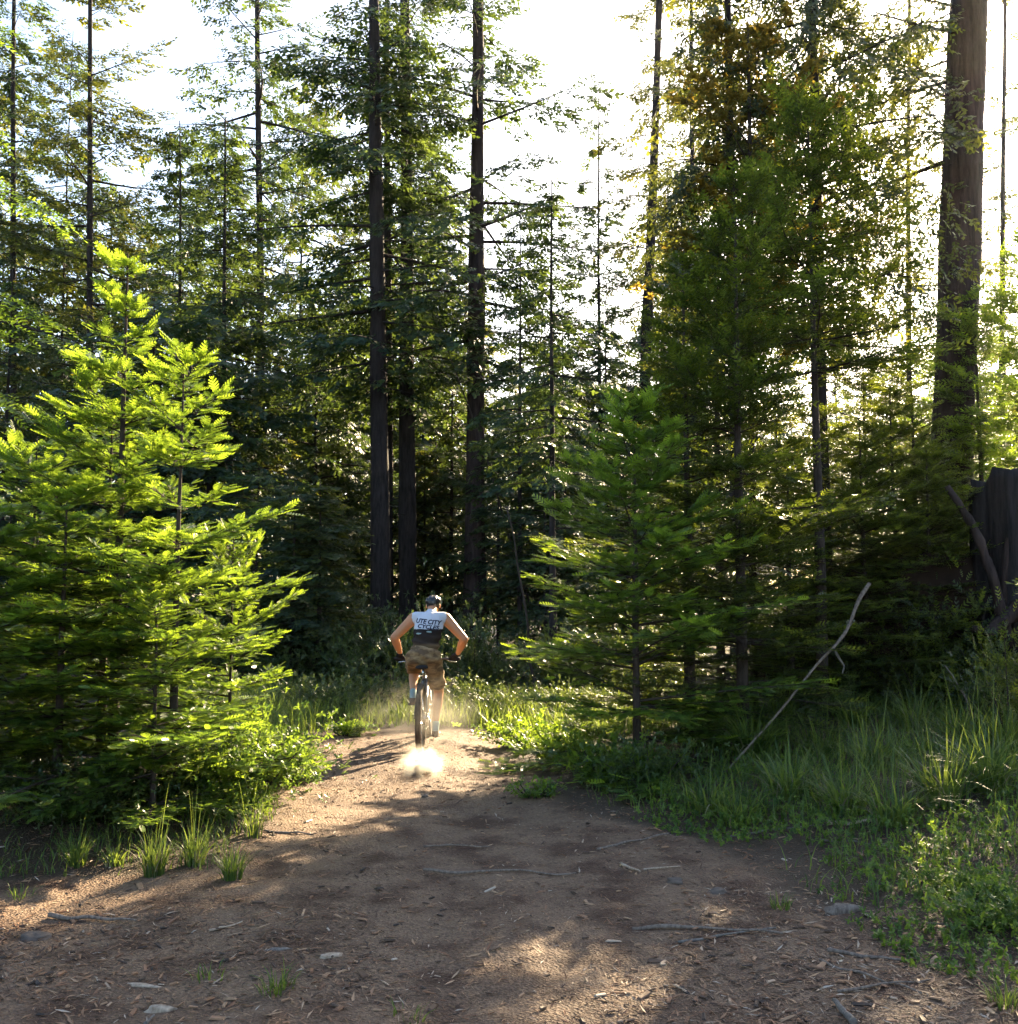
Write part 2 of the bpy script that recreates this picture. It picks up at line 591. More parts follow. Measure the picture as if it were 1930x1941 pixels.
def grow(rng, wood, crown, axis, H, z_lo, nb, Lfun, k, mm, tmpl, size, e0=(0.1, 0.5), droop=0.35, tipup=0.1, lat=0.42, fork=0.75,
         hang=0.0, thick=0.012, prob=1.0, wood_lat=False, az_bias=None, zig=0.12, gap=None, sideways=0.9, umax=0.985, whorl=0):
    """Branches on an axis, branchlets on branches, sprays on branchlets; all arrays at once."""
    i = np.arange(nb)
    u = (i + rng.uniform(0, 1, nb)) / nb * umax
    if whorl:                                 # branches sit in tiers, as on a young fir
        u = np.clip((np.floor(u * whorl) + 0.5 + rng.normal(0, 0.13, nb)) / whorl, 0, umax)
    if gap is not None:                       # bare stretches of the stem
        keep = vnoise(u * gap[0], 0 * u, 0, int(rng.integers(999))) > gap[1]
        u = np.where(keep, u, np.clip(u + rng.uniform(0.03, 0.08, nb), 0, umax))
    h = z_lo + (H - z_lo) * u
    az = i * 2.39996 + rng.normal(0, 0.35, nb)
    if az_bias is not None:
        az = az_bias[0] + (rng.uniform(-1, 1, nb)) * az_bias[1]
    L = Lfun(u) * np.where(rng.uniform(0, 1, nb) < 0.15, rng.uniform(1.05, 1.28, nb), rng.uniform(0.5, 1.08, nb))
    el = lerp(e0[0], e0[1], u) + rng.normal(0, 0.10, nb)
    P0 = axis(h)
    hd = np.stack([np.cos(az), np.sin(az), 0 * az], -1)
    pd = np.stack([-np.sin(az), np.cos(az), 0 * az], -1)

    def bc(bi, s):
        zz = np.tan(el[bi]) * s - droop * s ** 2 + tipup * s ** 3
        wob = zig * np.sin(s * 5 + bi * 1.7) * s
        return P0[bi] + (hd[bi] * s[..., None] + pd[bi] * wob[..., None] * 0.5 + np.array([0, 0, 1.0]) * zz[..., None]) * L[bi][..., None]

    one = np.arange(nb)
    mid, tip = bc(one, np.full(nb, 0.5)), bc(one, np.full(nb, 0.97))
    ctl = 2 * mid - 0.5 * P0 - 0.5 * tip
    tubes(wood, P0, ctl, tip, thick * L ** 0.8, np.full(nb, 0.0015), 4, 5)
    # branchlets
    bi = np.repeat(one, k)
    j = np.tile(np.arange(k), nb)
    s = 0.14 + 0.84 * (j + rng.uniform(0, 0.9, len(j))) / k
    side = np.where(j % 2 == 0, 1.0, -1.0)
    ok = rng.uniform(0, 1, len(j)) < prob * np.clip(0.35 + L[bi] / (np.max(L) + 1e-6), 0, 1)
    bi, s, side = bi[ok], s[ok], side[ok]
    p = bc(bi, s)
    tg = norm(bc(bi, np.minimum(s + 0.05, 1.05)) - bc(bi, s - 0.05))
    ang = lerp(sideways + 0.25, sideways * 0.35, s) + rng.normal(0, 0.15, len(s))
    bd = norm(np.cos(ang)[:, None] * tg + (side * np.sin(ang))[:, None] * pd[bi] + rng.normal(0, 0.10, (len(s), 3)) - np.array([0, 0, hang * 0.5]))
    lb = L[bi] * lat * (1.02 - 0.72 * s) * rng.uniform(0.6, 1.2, len(s)) + size * 0.4
    if wood_lat:
        tubes(wood, p, p + bd * lb[:, None] * 0.5, p + bd * lb[:, None], np.full(len(s), 0.004), np.full(len(s), 0.0012), 3, 1)
    # sprays
    cnt = np.clip(np.round(lb / (size * 0.62)).astype(int), 1, mm)
    sj = np.repeat(np.arange(len(s)), cnt)
    st = np.concatenate([np.arange(c) for c in cnt]) if len(cnt) else np.zeros(0)
    t = (st + 1.0) / cnt[sj]
    term = st == cnt[sj] - 1
    pos_b, d_b, l_b = p[sj], bd[sj], lb[sj]
    down = np.array([0, 0, -1.0])
    pos = pos_b + d_b * (l_b * (t - 0.35 * size / np.maximum(l_b, 0.05)))[:, None] + down * (hang * l_b * t ** 2)[:, None] * 0.6
    perp = norm(np.cross(np.array([0, 0, 1.0]), d_b))
    allp, alld, alls, allt = [], [], [], []
    for sg in (1, -1, 0):
        msk = term if sg == 0 else np.ones(len(t), bool)
        fk = np.where(sg == 0, 0, sg * fork) * np.ones(msk.sum()) + rng.normal(0, 0.16, msk.sum())
        d = np.cos(fk)[:, None] * d_b[msk] + np.sin(fk)[:, None] * perp[msk] + rng.normal(0, 0.14, (msk.sum(), 3)) + down * hang * rng.uniform(0.2, 1.2, msk.sum())[:, None]
        allp.append(pos[msk] + rng.normal(0, size * 0.10, (msk.sum(), 3)))
        alld.append(d)
        alls.append(size * rng.uniform(0.7, 1.25, msk.sum()) * np.where(sg == 0, 1.1, 1.0 - 0.25 * t[msk]))
    P, D, S = np.concatenate(allp), np.concatenate(alld), np.concatenate(alls)
    nrm = np.array([0, 0, 1.0]) + rng.normal(0, 0.30, D.shape)
    Bm = basis(D, nrm) * S[:, None, None]
    bt = rng.uniform(0, 1, nb)
    newg_lit = np.concatenate([np.zeros(len(t)), np.zeros(len(t)), np.ones(int(term.sum()))])  # terminal shoots lighter: new growth, also imitating sunlit tips over a shaded interior
    tint = np.clip(0.48 * newg_lit + 0.22 * bt[np.concatenate([bi[sj[(term if sg == 0 else np.ones(len(t), bool))]] for sg in (1, -1, 0)])] + rng.uniform(0, 0.3, len(P)), 0, 1)
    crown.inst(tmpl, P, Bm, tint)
    return len(P)


def make_axis(base, lean, H, rng, wob=0.02):
    base = np.asarray(base, float)
    ph = rng.uniform(0, 6, 4)

    def axis(z):
        z = np.asarray(z, float)
        q = z / H
        x = lean[0] * q + wob * H * 0.1 * np.sin(q * 4 + ph[0]) * q + wob * H * 0.03 * np.sin(q * 13 + ph[1]) * q
        y = lean[1] * q + wob * H * 0.1 * np.sin(q * 4.6 + ph[2]) * q
        return np.stack([x, y, z], -1)
    return axis


def tree(name, label, cat, base, H, r0, seed, leaf, bark, z_lo=1.0, nb=60, Lmax=2.0, lean=(0, 0), k=14, mm=4, tmpl=None, size=0.3, shape='cone',
         group=None, r1=None, sides=14, rings=30, wob=0.02, dead=0, cat_parts=True, **kw):
    rng = np.random.default_rng(seed)
    base = np.array([base[0], base[1], float(hgt(base[0], base[1])) - 0.05])
    axis = make_axis((0, 0, 0), lean, H, rng, wob)
    wood, crown = MB(), MB()
    trunk_mesh(wood, axis, H, r0, r0 * 0.12 if r1 is None else r1, sides, rings, rng)
    if shape == 'cone':
        Lf = lambda u: Lmax * (1 - u) ** 0.8 * (0.75 + 0.25 * np.minimum(1, u * 5)) + 0.10
    elif shape == 'spire':
        Lf = lambda u: Lmax * (1 - u) ** 1.5 + 0.10
    elif shape == 'column':
        Lf = lambda u: Lmax * (np.minimum(1, u * 4 + 0.35)) * (1 - 0.75 * u ** 3)
    else:
        Lf = lambda u: Lmax * np.sin(np.pi * np.clip(u * 0.86 + 0.12, 0, 1)) ** 0.7 + 0.15
    grow(rng, wood, crown, axis, H, z_lo, nb, Lf, k, mm, tmpl, size, **kw)
    if dead:                                  # bare broken lower limbs
        hh = rng.uniform(1.5, max(2.0, z_lo * 1.1), dead)
        a = rng.uniform(0, 6.28, dead)
        L = rng.uniform(0.25, 1.1, dead)
        A = axis(hh)
        D = np.stack([np.cos(a), np.sin(a), rng.uniform(-0.3, 0.2, dead)], -1)
        tubes(wood, A, A + D * L[:, None] * 0.5, A + D * L[:, None] + [0, 0, -0.1], np.full(dead, 0.016), np.full(dead, 0.004), 4, 3)
    root = empty(name, tuple(base))
    tag(root, label, cat, group)
    wood.build('trunk', bark, root, smooth=True)
    crown.build('crown', leaf, root)
    return root


def tall_tree(u0, d, u1, v1, r0, label, seed, H=None, z_lo=5.0, nb=60, Lmax=2.6, leaf='tall', bark='bark', name='tall_conifer', **kw):
    """Trunk standing at photograph column u0, d metres off, passing pixel (u1, v1) higher up."""
    b = at(u0, 1130, d)
    t = at(u1, v1, d)
    if H is None:
        H = at(u1, -40, d)[2]
    lean = (t - b)[:2] / (t[2] - 0) * H
    args = dict(k=12, mm=3, tmpl=TUFT, size=0.34, shape='column', e0=(-0.15, 0.25), droop=0.30, tipup=0.16, lat=0.34, fork=0.7, hang=0.35, thick=0.016,
                gap=(9, -0.25), dead=14, r1=r0 * 0.45, wob=0.018, sideways=0.8)
    args.update(kw)
    return tree(name, label, 'conifer', b, H, r0, seed, M[leaf], M[bark], z_lo, nb, Lmax, (lean[0], 0), **args)


# ------------------------------------------------------------------ tall trunks of the stand
tall_tree(724, 24.5, 712, 100, 0.27, 'broad dark conifer trunk rising just behind the rider, leftmost of the close pair', 11, z_lo=6.8, nb=62, Lmax=3.3, size=0.45)
tall_tree(737, 27.5, 736, 500, 0.15, 'slimmer conifer trunk half hidden behind the broad one of the close pair', 12, z_lo=6.5, nb=26, Lmax=1.7)
tall_tree(775, 26.5, 768, 100, 0.26, 'dark conifer trunk directly behind the helmet, second of the close pair', 13, z_lo=6.8, nb=64, Lmax=3.1, size=0.42)
tall_tree(900, 26.0, 904, 100, 0.30, 'straight conifer with bare violet-brown trunk against the white sky gap', 14, z_lo=7.0, nb=44, Lmax=4.6, bark='bark_red', gap=(6, -0.1), size=0.42)
tall_tree(1204, 30.0, 1247, 30, 0.22, 'tall conifer leaning slightly, trunk bordering the white sky gap on its far side', 15, z_lo=9.5, nb=30, Lmax=2.2, leaf='olive')
tall_tree(1786, 16.0, 1829, 150, 0.33, 'massive reddish conifer trunk beside the glaring low sun', 16, z_lo=8.2, nb=14, Lmax=3.6, bark='bark_red', leaf='olive', r1=0.29,
          az_bias=(math.pi, 0.9), size=0.3, hang=0.5, k=14, gap=None)
tall_tree(503, 33.0, 486, 50, 0.17, 'slim bare-stemmed conifer standing against the sky behind the young fir', 17, z_lo=7.5, nb=62, Lmax=4.9, size=0.46)
tall_tree(177, 32.0, 172, 50, 0.14, 'thin conifer with level branches above the young fir leader', 18, z_lo=5.0, nb=74, Lmax=3.6, leaf='olive', hang=0.2, droop=0.1, size=0.44)
tall_tree(30, 34.0, 27, 60, 0.13, 'thin conifer at the picture edge behind yellow lit sprays', 19, z_lo=4.5, nb=72, Lmax=3.0, size=0.44)
tall_tree(427, 24.0, 428, 400, 0.10, 'bushy mid-height conifer whose thin stem shows above the young fir', 20, z_lo=4.0, nb=90, Lmax=2.6, H=13.4, shape='cone', r1=0.02, gap=None, size=0.32)
tall_tree(343, 27.0, 340, 300, 0.11, 'dense narrow conifer ending in a point below the open sky', 21, z_lo=3.0, nb=100, Lmax=2.8, H=14.8, shape='cone', r1=0.015, gap=None)
tall_tree(1048, 20.0, 1046, 400, 0.085, 'slender conifer with bare lower stem and sparse pointed top in the gap', 22, z_lo=4.3, nb=56, Lmax=1.5, H=10.5, shape='cone', r1=0.012, gap=None, size=0.26)
tall_tree(986, 23.5, 985, 450, 0.07, 'thin small conifer beside the slender one with the bare stem', 23, z_lo=4.5, nb=46, Lmax=1.5, H=11.0, shape='cone', r1=0.012, gap=None, size=0.28)
tall_tree(1137, 30.0, 1136, 250, 0.09, 'wispy pole-like conifer rising alone into the white sky gap', 24, z_lo=6.0, nb=60, Lmax=1.6, H=18.0, shape='cone', r1=0.015, gap=(10, -0.1), size=0.3, prob=0.7)
tall_tree(1316, 26.0, 1314, 400, 0.11, 'thin conifer stem seen through yellow leaves', 25, z_lo=5.5, nb=40, Lmax=1.6, leaf='olive')
tall_tree(1722, 29.0, 1722, 150, 0.10, 'thin conifer stem beside the massive reddish trunk', 26, z_lo=9.0, nb=26, Lmax=1.6, leaf='olive', prob=0.7)
tall_tree(1893, 27.0, 1900, 450, 0.10, 'thin conifer on the sunny side of the massive trunk', 27, z_lo=4.5, nb=40, Lmax=1.7, leaf='olive', prob=0.7)
# the heavy drooping conifers standing close behind the young firs
tall_tree(1560, 14.2, 1545, 300, 0.13, 'heavy drooping conifer with a dark hanging crown above the young firs', 28, z_lo=5.4, nb=84, Lmax=2.1, H=11.3, shape='column', r1=0.05,
          gap=None, size=0.26, hang=0.9, k=15, mm=3, leaf='olive', tmpl=TUFT_FINE)
tall_tree(1395, 13.6, 1385, 300, 0.10, 'olive tinged drooping conifer between sky gap and dark crown', 29, z_lo=5.0, nb=66, Lmax=1.45, H=10.8, shape='column', r1=0.04,
          gap=None, size=0.26, hang=0.9, leaf='olive', k=13, mm=3, tmpl=TUFT_FINE)
# maple with autumn leaves tangled in between
b = at(1425, 1130, 12.9)
tree('maple_tree', 'maple with yellow autumn leaves among the dark conifers', 'maple', b, 9.0, 0.05, 41, M['yellow'], M['bark_thin'], 4.6, 46, 1.15, (0.1, 0), 12, 3, LEAFY, 0.13,
     'round', r1=0.02, e0=(0.2, 0.7), droop=0.2, lat=0.5, hang=0.2, thick=0.012, prob=0.9)

# ------------------------------------------------------------------ young firs beside the trail
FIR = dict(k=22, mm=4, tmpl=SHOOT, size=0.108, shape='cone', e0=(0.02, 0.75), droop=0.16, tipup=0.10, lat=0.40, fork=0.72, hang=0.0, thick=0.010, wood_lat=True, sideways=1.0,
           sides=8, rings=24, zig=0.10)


def young_fir(u, d, vtop, Lmax, label, seed, leaf='fir', nb=56, z_lo=0.25, group=None, src=None, **kw):
    b = at(u, 1130, d)
    H = at(u, vtop, d)[2]
    if src is not None:                       # a copy of a grown fir, resized and turned
        o = copy_tree(src[0])
        o.location = (b[0], b[1], float(hgt(b[0], b[1])) - 0.05)
        o.rotation_euler = (0, 0, seed * 1.3)
        o.scale = (Lmax / src[2], Lmax / src[2] * 0.95, H / src[1])
        return tag(o, label, 'fir', group), H, Lmax
    a = dict(FIR)
    a.update(kw)
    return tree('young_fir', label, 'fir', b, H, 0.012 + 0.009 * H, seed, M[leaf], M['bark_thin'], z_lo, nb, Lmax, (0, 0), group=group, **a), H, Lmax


G1 = 'young firs on the sunlit side of the trail'
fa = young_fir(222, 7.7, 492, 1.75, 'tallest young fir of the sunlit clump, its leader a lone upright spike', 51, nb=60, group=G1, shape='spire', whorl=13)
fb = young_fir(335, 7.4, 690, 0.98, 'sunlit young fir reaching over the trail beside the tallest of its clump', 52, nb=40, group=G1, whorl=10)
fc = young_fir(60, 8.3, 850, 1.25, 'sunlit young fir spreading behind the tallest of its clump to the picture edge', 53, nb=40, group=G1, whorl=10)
young_fir(120, 7.2, 940, 1.0, 'short young fir low in the sunlit clump under the tallest one', 54, group=G1, src=fb)
young_fir(440, 8.2, 990, 0.72, 'small young fir at the trail end of the sunlit clump', 55, group=G1, src=fc)
young_fir(-30, 7.0, 960, 1.0, 'short young fir cut by the picture edge in the sunlit clump', 56, group=G1, src=fb)
young_fir(200, 7.9, 800, 1.15, 'bushy young fir filling the middle of the sunlit clump', 58, group=G1, src=fb)
young_fir(300, 7.0, 1080, 0.85, 'low young fir in front, at the very foot of the sunlit clump', 57, group=G1, src=fc)
G2 = 'young firs on the shaded side of the trail'
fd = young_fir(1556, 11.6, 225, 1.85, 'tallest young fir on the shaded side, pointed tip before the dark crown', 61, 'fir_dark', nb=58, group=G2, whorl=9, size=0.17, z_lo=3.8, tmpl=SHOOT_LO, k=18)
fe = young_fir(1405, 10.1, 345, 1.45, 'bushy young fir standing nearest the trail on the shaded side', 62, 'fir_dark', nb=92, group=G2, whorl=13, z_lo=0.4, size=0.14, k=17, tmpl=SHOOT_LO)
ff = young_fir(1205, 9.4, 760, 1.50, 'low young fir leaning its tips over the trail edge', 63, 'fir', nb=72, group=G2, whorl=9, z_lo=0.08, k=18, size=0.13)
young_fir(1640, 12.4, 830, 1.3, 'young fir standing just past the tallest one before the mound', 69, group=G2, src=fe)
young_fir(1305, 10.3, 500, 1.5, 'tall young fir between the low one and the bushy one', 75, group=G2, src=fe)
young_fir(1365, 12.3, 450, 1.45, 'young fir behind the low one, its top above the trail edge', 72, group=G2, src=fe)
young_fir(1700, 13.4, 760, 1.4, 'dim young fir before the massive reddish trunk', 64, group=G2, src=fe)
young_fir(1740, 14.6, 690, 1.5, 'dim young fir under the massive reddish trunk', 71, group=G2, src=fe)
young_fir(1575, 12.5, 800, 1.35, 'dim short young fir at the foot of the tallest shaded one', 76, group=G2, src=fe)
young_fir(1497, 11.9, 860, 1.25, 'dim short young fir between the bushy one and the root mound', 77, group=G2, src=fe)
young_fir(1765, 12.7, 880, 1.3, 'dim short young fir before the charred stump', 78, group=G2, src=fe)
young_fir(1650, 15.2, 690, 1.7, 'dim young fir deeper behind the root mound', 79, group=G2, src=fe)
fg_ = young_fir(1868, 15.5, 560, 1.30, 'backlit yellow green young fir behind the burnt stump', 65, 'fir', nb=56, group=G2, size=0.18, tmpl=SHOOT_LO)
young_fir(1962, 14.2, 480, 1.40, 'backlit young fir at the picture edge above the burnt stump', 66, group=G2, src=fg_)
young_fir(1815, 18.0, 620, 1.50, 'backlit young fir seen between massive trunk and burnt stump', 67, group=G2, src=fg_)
# a taller fir just outside the frame whose lit sprays hang into the corner
b = at(-290, 1130, 9.6)
tree('fir_tree', 'fir whose yellow lit sprays hang into the upper corner from outside', 'fir', b, 8.6, 0.09, 70, M['fir'], M['bark'], 2.6, 44, 2.0, (0, 0), 16, 3, SHOOT_LO, 0.17,
     'column', e0=(0.0, 0.2), droop=0.25, tipup=0.05, lat=0.3, fork=0.7, hang=0.25, thick=0.012)
# firs standing just outside the frame in the direction of the sun
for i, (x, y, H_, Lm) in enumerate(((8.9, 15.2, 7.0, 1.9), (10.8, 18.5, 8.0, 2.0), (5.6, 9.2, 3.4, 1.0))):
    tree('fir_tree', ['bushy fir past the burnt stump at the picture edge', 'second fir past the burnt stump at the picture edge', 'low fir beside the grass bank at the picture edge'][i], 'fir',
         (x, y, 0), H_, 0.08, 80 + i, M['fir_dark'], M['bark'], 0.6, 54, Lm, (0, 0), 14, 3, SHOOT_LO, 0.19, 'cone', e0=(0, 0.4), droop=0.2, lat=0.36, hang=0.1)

# ------------------------------------------------------------------ the wood behind: copies of a few grown trees
protos = []
for i, (H_, Lm, sh, lf) in enumerate(((11, 2.2, 'cone', 'tall'), (12, 2.0, 'column', 'tall'), (10, 2.3, 'cone', 'olive'), (9, 2.4, 'round', 'tall'), (20, 3.0, 'column', 'tall'), (19, 2.8, 'column', 'olive'))):
    t = tree('forest_conifer', 'x', 'conifer', (0, 200 + 5 * i, 0), H_, 0.10, 100 + i, M[lf], M['bark'], (1.2, 2.5, 1.2, 1.2, 4.0, 5.0)[i], 62 if i < 4 else 84, Lm, (0, 0), 13, 2, TUFT, 0.40, sh,
             e0=(-0.1, 0.35), droop=0.28, tipup=0.1, lat=0.38, fork=0.7, hang=0.45, thick=0.014, sides=8, rings=16, prob=0.9)
    protos.append((t, H_))
rng = np.random.default_rng(77)
used = set()
GF = 'conifers of the dim wood behind'


def forest(u, d, vtop, pi):
    t, H_ = protos[pi]
    o = t if pi not in used else copy_tree(t)
    used.add(pi)
    b = at(u, 1130, d)
    hh = at(u, vtop, d)[2]
    z = float(hgt(b[0], b[1])) - 0.05
    s = (hh - z) / H_
    o.location = (b[0], b[1], z)
    o.rotation_euler = (0, 0, rng.uniform(0, 6.28))
    w = s ** 0.5 * rng.uniform(0.85, 1.1)
    o.scale = (w, w, s)
    return o


def row(us, d0, d1, v0, v1, label, jit=25):
    for u in us:
        u = u + rng.uniform(-jit, jit)
        tag(forest(u, rng.uniform(d0, d1), rng.uniform(v0, v1), int(rng.integers(4))), label, 'conifer', label)


LA = 'low dark conifer in the dim understory flanking the tall trunks'
row((470, 540, 600), 17, 21, 860, 1000, LA)
row((655, 810, 850), 28, 31, 820, 960, LA)
row((960, 1010, 1090, 1150), 22, 27, 780, 960, LA)
LB = 'dense mid-height conifer of the wood behind the young firs'
row((-90, 10, 110, 215, 300, 390, 470), 19, 27, 480, 760, LB)
row((540, 600, 660, 830), 28, 34, 480, 720, LB)
row((1090, 1170, 1250), 27, 33, 560, 700, LB)
row((1330, 1420, 1500, 1590, 1680), 25, 31, 640, 800, LB)
row((1780, 1850, 1940, 2010), 22, 30, 560, 760, LB)
LC = 'far conifer closing the view deep in the wood'
row(range(-120, 640, 110), 36, 48, 300, 560, LC)
row(range(640, 900, 60), 36, 48, 480, 640, LC)
row((900, 960, 1020, 1080, 1140, 1200), 36, 48, 640, 800, LC)
row(range(1270, 2050, 110), 38, 50, 520, 700, LC)
LT = 'tall full-crowned conifer filling the sky behind the nearer trunks'
for u, v in ((-60, 120), (100, 100), (230, 420), (400, 300), (560, 130), (672, 330), (800, 260), (845, 370), (1290, 330), (1345, 200)):
    tag(forest(u, rng.uniform(35, 45), v - 40, int(rng.integers(4, 6))), LT, 'conifer', LT)
LD = 'hazy conifer at the very back of the wood'
row(range(-150, 2100, 125), 55, 70, 640, 860, LD)


# ------------------------------------------------------------------ root mound, burnt stump, leaning deadwood
def lump(name, label, cat, cx, cy, rx, ry, h, mat, seed, amp=0.35, res=(44, 26), parent=None, z0=None, leanx=0.0):
    """Uneven mound standing on the ground."""
    a = np.linspace(0, 2 * math.pi, res[0], endpoint=False)
    t = np.linspace(0, 1, res[1])
    A, T_ = np.meshgrid(a, t)
    rr = np.sin(T_ * math.pi / 2) ** 0.8
    zz = np.cos(T_ * math.pi / 2) ** 0.75
    dx, dy = np.cos(A), np.sin(A)
    nz = fbm(dx * rr * 2.2 + 7, dy * rr * 2.2, zz * 2.2, 4, seed)
    nz2 = fbm(dx * rr * 8 + 7, dy * rr * 8, zz * 8, 3, seed + 9)
    s = 1 + amp * nz * 0.55 + 0.07 * nz2
    zb = float(hgt(cx, cy)) - 0.12 if z0 is None else z0
    V = np.stack([cx + rx * rr * dx * s + leanx * zz, cy + ry * rr * dy * s, zb + h * zz * (1 + amp * 0.35 * nz + 0.05 * nz2)], -1)
    i = np.arange(res[1] - 1)[:, None] * res[0]
    j = np.arange(res[0])[None]
    jn = (j + 1) % res[0]
    mb = MB()
    mb.add(V.reshape(-1, 3), None, np.stack([i + j, i + res[0] + j, i + res[0] + jn, i + jn], -1).reshape(-1, 4))
    o = mb.build(name, mat, parent, smooth=True)
    if label:
        tag(o, label, cat)
    return o


def path_tube(mb, pts, r0, r1, sides=8, n=14, rough=0.12, seed=1, bend=0.020):
    pts = np.asarray(pts, float)
    t = np.linspace(0, len(pts) - 1, n)
    i = np.clip(t.astype(int), 0, len(pts) - 2)
    f = (t - i)[:, None]
    P = pts[i] * (1 - f) + pts[i + 1] * f
    ln = np.linalg.norm(pts[-1] - pts[0])
    P = P + ln * bend * np.stack([vnoise(t * 2.3, 0 * t, k, seed) for k in range(3)], -1)
    rad = lerp(r0, r1, np.linspace(0, 1, n)) * (1 + rough * vnoise(t * 4, 0 * t, 9.3, seed))
    mb.tube(P, rad, sides)


mc = at(1670, 1130, 13.4)
mound = empty('root_mound', (0, 0, 0))
tag(mound, 'dark earthy root mound overgrown beneath the massive reddish trunk', 'mound')
lump('soil', None, None, mc[0], mc[1], 1.55, 1.0, 1.6, M['soil'], 5, 0.8, (72, 44), parent=mound)
mb = MB()
rg = np.random.default_rng(4)
for q in range(16):                                      # bare roots sticking out of the soil face
    a = rg.uniform(2.6, 6.2)
    z = rg.uniform(0.3, 1.5)
    p0 = np.array([mc[0] + 1.1 * math.cos(a), mc[1] + 0.65 * math.sin(a), z])
    d = np.array([math.cos(a) * 0.6 + rg.normal(0, .4), math.sin(a) * 0.5 - 0.2, rg.uniform(-0.5, 0.4)])
    mb = MB()
    path_tube(mb, [p0, p0 + d * 0.3, p0 + d * 0.6 + [0, 0, -0.2]], 0.022, 0.006, 5, 8, 0.2, q)
    mb.build('root', M['bark_red'], mound)

# burnt stump
sp = at(1932, 1130, 12.6)
rg = np.random.default_rng(12)
stump = empty('burnt_stump', (sp[0], sp[1], float(hgt(sp[0], sp[1])) - 0.1))
tag(stump, 'tall charred stump with stepped broken top at the picture edge', 'stump')
SD, RG_ = 48, 26
a = np.linspace(0, 2 * math.pi, SD, endpoint=False)
topz = 2.90 + 0.10 * np.sin(a * 2 + 0.6) - 0.12 * (np.cos(a - 2.9) > 0.72) + 0.09 * vnoise(a * 7, 0 * a, 0, 3)
mb = MB()
V = []
for k_ in range(RG_):
    t = k_ / (RG_ - 1)
    z = topz * t
    r = 0.54 * (1 + 0.55 * np.exp(-z * 2.4)) * (1 + 0.10 * fbm(np.cos(a) * 3, np.sin(a) * 3, z * 0.35, 3, 31) + 0.13 * vnoise(np.cos(a) * 9, np.sin(a) * 9, z * 0.5, 8))
    V.append(np.stack([r * np.cos(a), r * np.sin(a), z], -1))
V.append(np.stack([0.36 * np.cos(a), 0.36 * np.sin(a), topz - 0.04], -1))     # rim, then the hollow inside
V.append(np.stack([0.30 * np.cos(a), 0.30 * np.sin(a), topz - 1.1], -1))
V = np.array(V)
i = np.arange(RG_ + 1)[:, None] * SD
j = np.arange(SD)[None]
jn = (j + 1) % SD
VV = np.vstack([V.reshape(-1, 3), [[0, 0, 1.95]]])
mb.add(VV, [((RG_ + 1) * SD + q, (RG_ + 1) * SD + (q + 1) % SD, (RG_ + 2) * SD) for q in range(SD)], np.stack([i + j, i + jn, i + SD + jn, i + SD + j], -1).reshape(-1, 4))
mb.build('trunk', M['char'], stump, smooth=True)
mb = MB()
path_tube(mb, [(-0.42, -0.42, 0.9), (-0.38, -0.44, 1.7), (-0.33, -0.44, 2.45)], 0.055, 0.02, 7, 12, 0.2, 3)
mb.build('splinter', M['bark_red'], stump, smooth=True)
mb = MB()
path_tube(mb, [(-0.25, -0.5, 1.35), (-0.7, -0.7, 1.05), (-0.95, -0.75, 1.10)], 0.11, 0.03, 7, 12, 0.3, 4)
mb.build('root', M['bark_red'], stump, smooth=True)
mb = MB()
path_tube(mb, [(0.1, -0.55, 1.5), (-0.25, -0.8, 1.30), (-0.2, -0.9, 0.8)], 0.10, 0.04, 7, 12, 0.3, 5)
mb.build('root', M['bark_red'], stump, smooth=True)

a_, b_ = at(1797, 925, 12.2), at(1878, 1085, 12.0)
mb = MB()
path_tube(mb, [a_, lerp(a_, b_, 0.5) + [0.02, 0, -0.03], b_, b_ + [0.25, 0.1, -0.9]], 0.035, 0.085, 8, 22, 0.25, 6)
tag(mb.build('leaning_snag', M['bark_red'], smooth=True), 'thick broken limb leaning against the charred stump', 'snag')

a_, b_, c_ = at(1650, 1107, 9.9), at(1580, 1230, 9.5), at(1486, 1335, 9.2)
c_ = c_ + (c_ - b_) * (c_[2] - float(hgt(c_[0], c_[1])) + 0.03) / (b_[2] - c_[2])
lb_ = empty('leaning_branch', tuple(c_))
tag(lb_, 'long pale bare branch leaning against the dark root mound', 'branch')
mb = MB()
path_tube(mb, [c_ - c_, b_ - c_, a_ - c_], 0.010, 0.019, 8, 40, 0.25, 7, 0.010)
mb.build('stem', M['stick'], lb_, smooth=True)
mb = MB()
path_tube(mb, [b_ - c_, b_ - c_ + [0.08, -0.05, -0.15], b_ - c_ + [0.06, -0.05, -0.22]], 0.014, 0.005, 6, 7, 0.15, 8)
mb.build('twig', M['deadwood'], lb_, smooth=True)
for q, (p0, p1, d, lab) in enumerate((((1015, 1290), (958, 960), 17.0, 'thin pale dead stem leaning between slender conifer and straight trunk'),
                                      ((926, 880), (836, 600), 24.0, 'thin dead pole leaning across the straight bare trunk'),
                                      ((1825, 1330), (1792, 1262), 10.6, 'thin upright stick poking up before the root mound'))):
    P0, P1 = at(*p0, d), at(*p1, d)
    P0 = P0 + (P0 - P1) / abs(P0[2] - P1[2]) * (P0[2] - float(hgt(P0[0], P0[1])) + 0.05)
    mb = MB()
    path_tube(mb, [P0, lerp(P0, P1, 0.5) + [0.06, 0, 0.03], P1], 0.030 if d > 12 else 0.014, 0.012 if d > 12 else 0.006, 6, 16, 0.15, 20 + q)
    tag(mb.build('dead_stem', M['stick'] if q == 2 else M['bark_thin'], smooth=True), lab, 'dead stem')


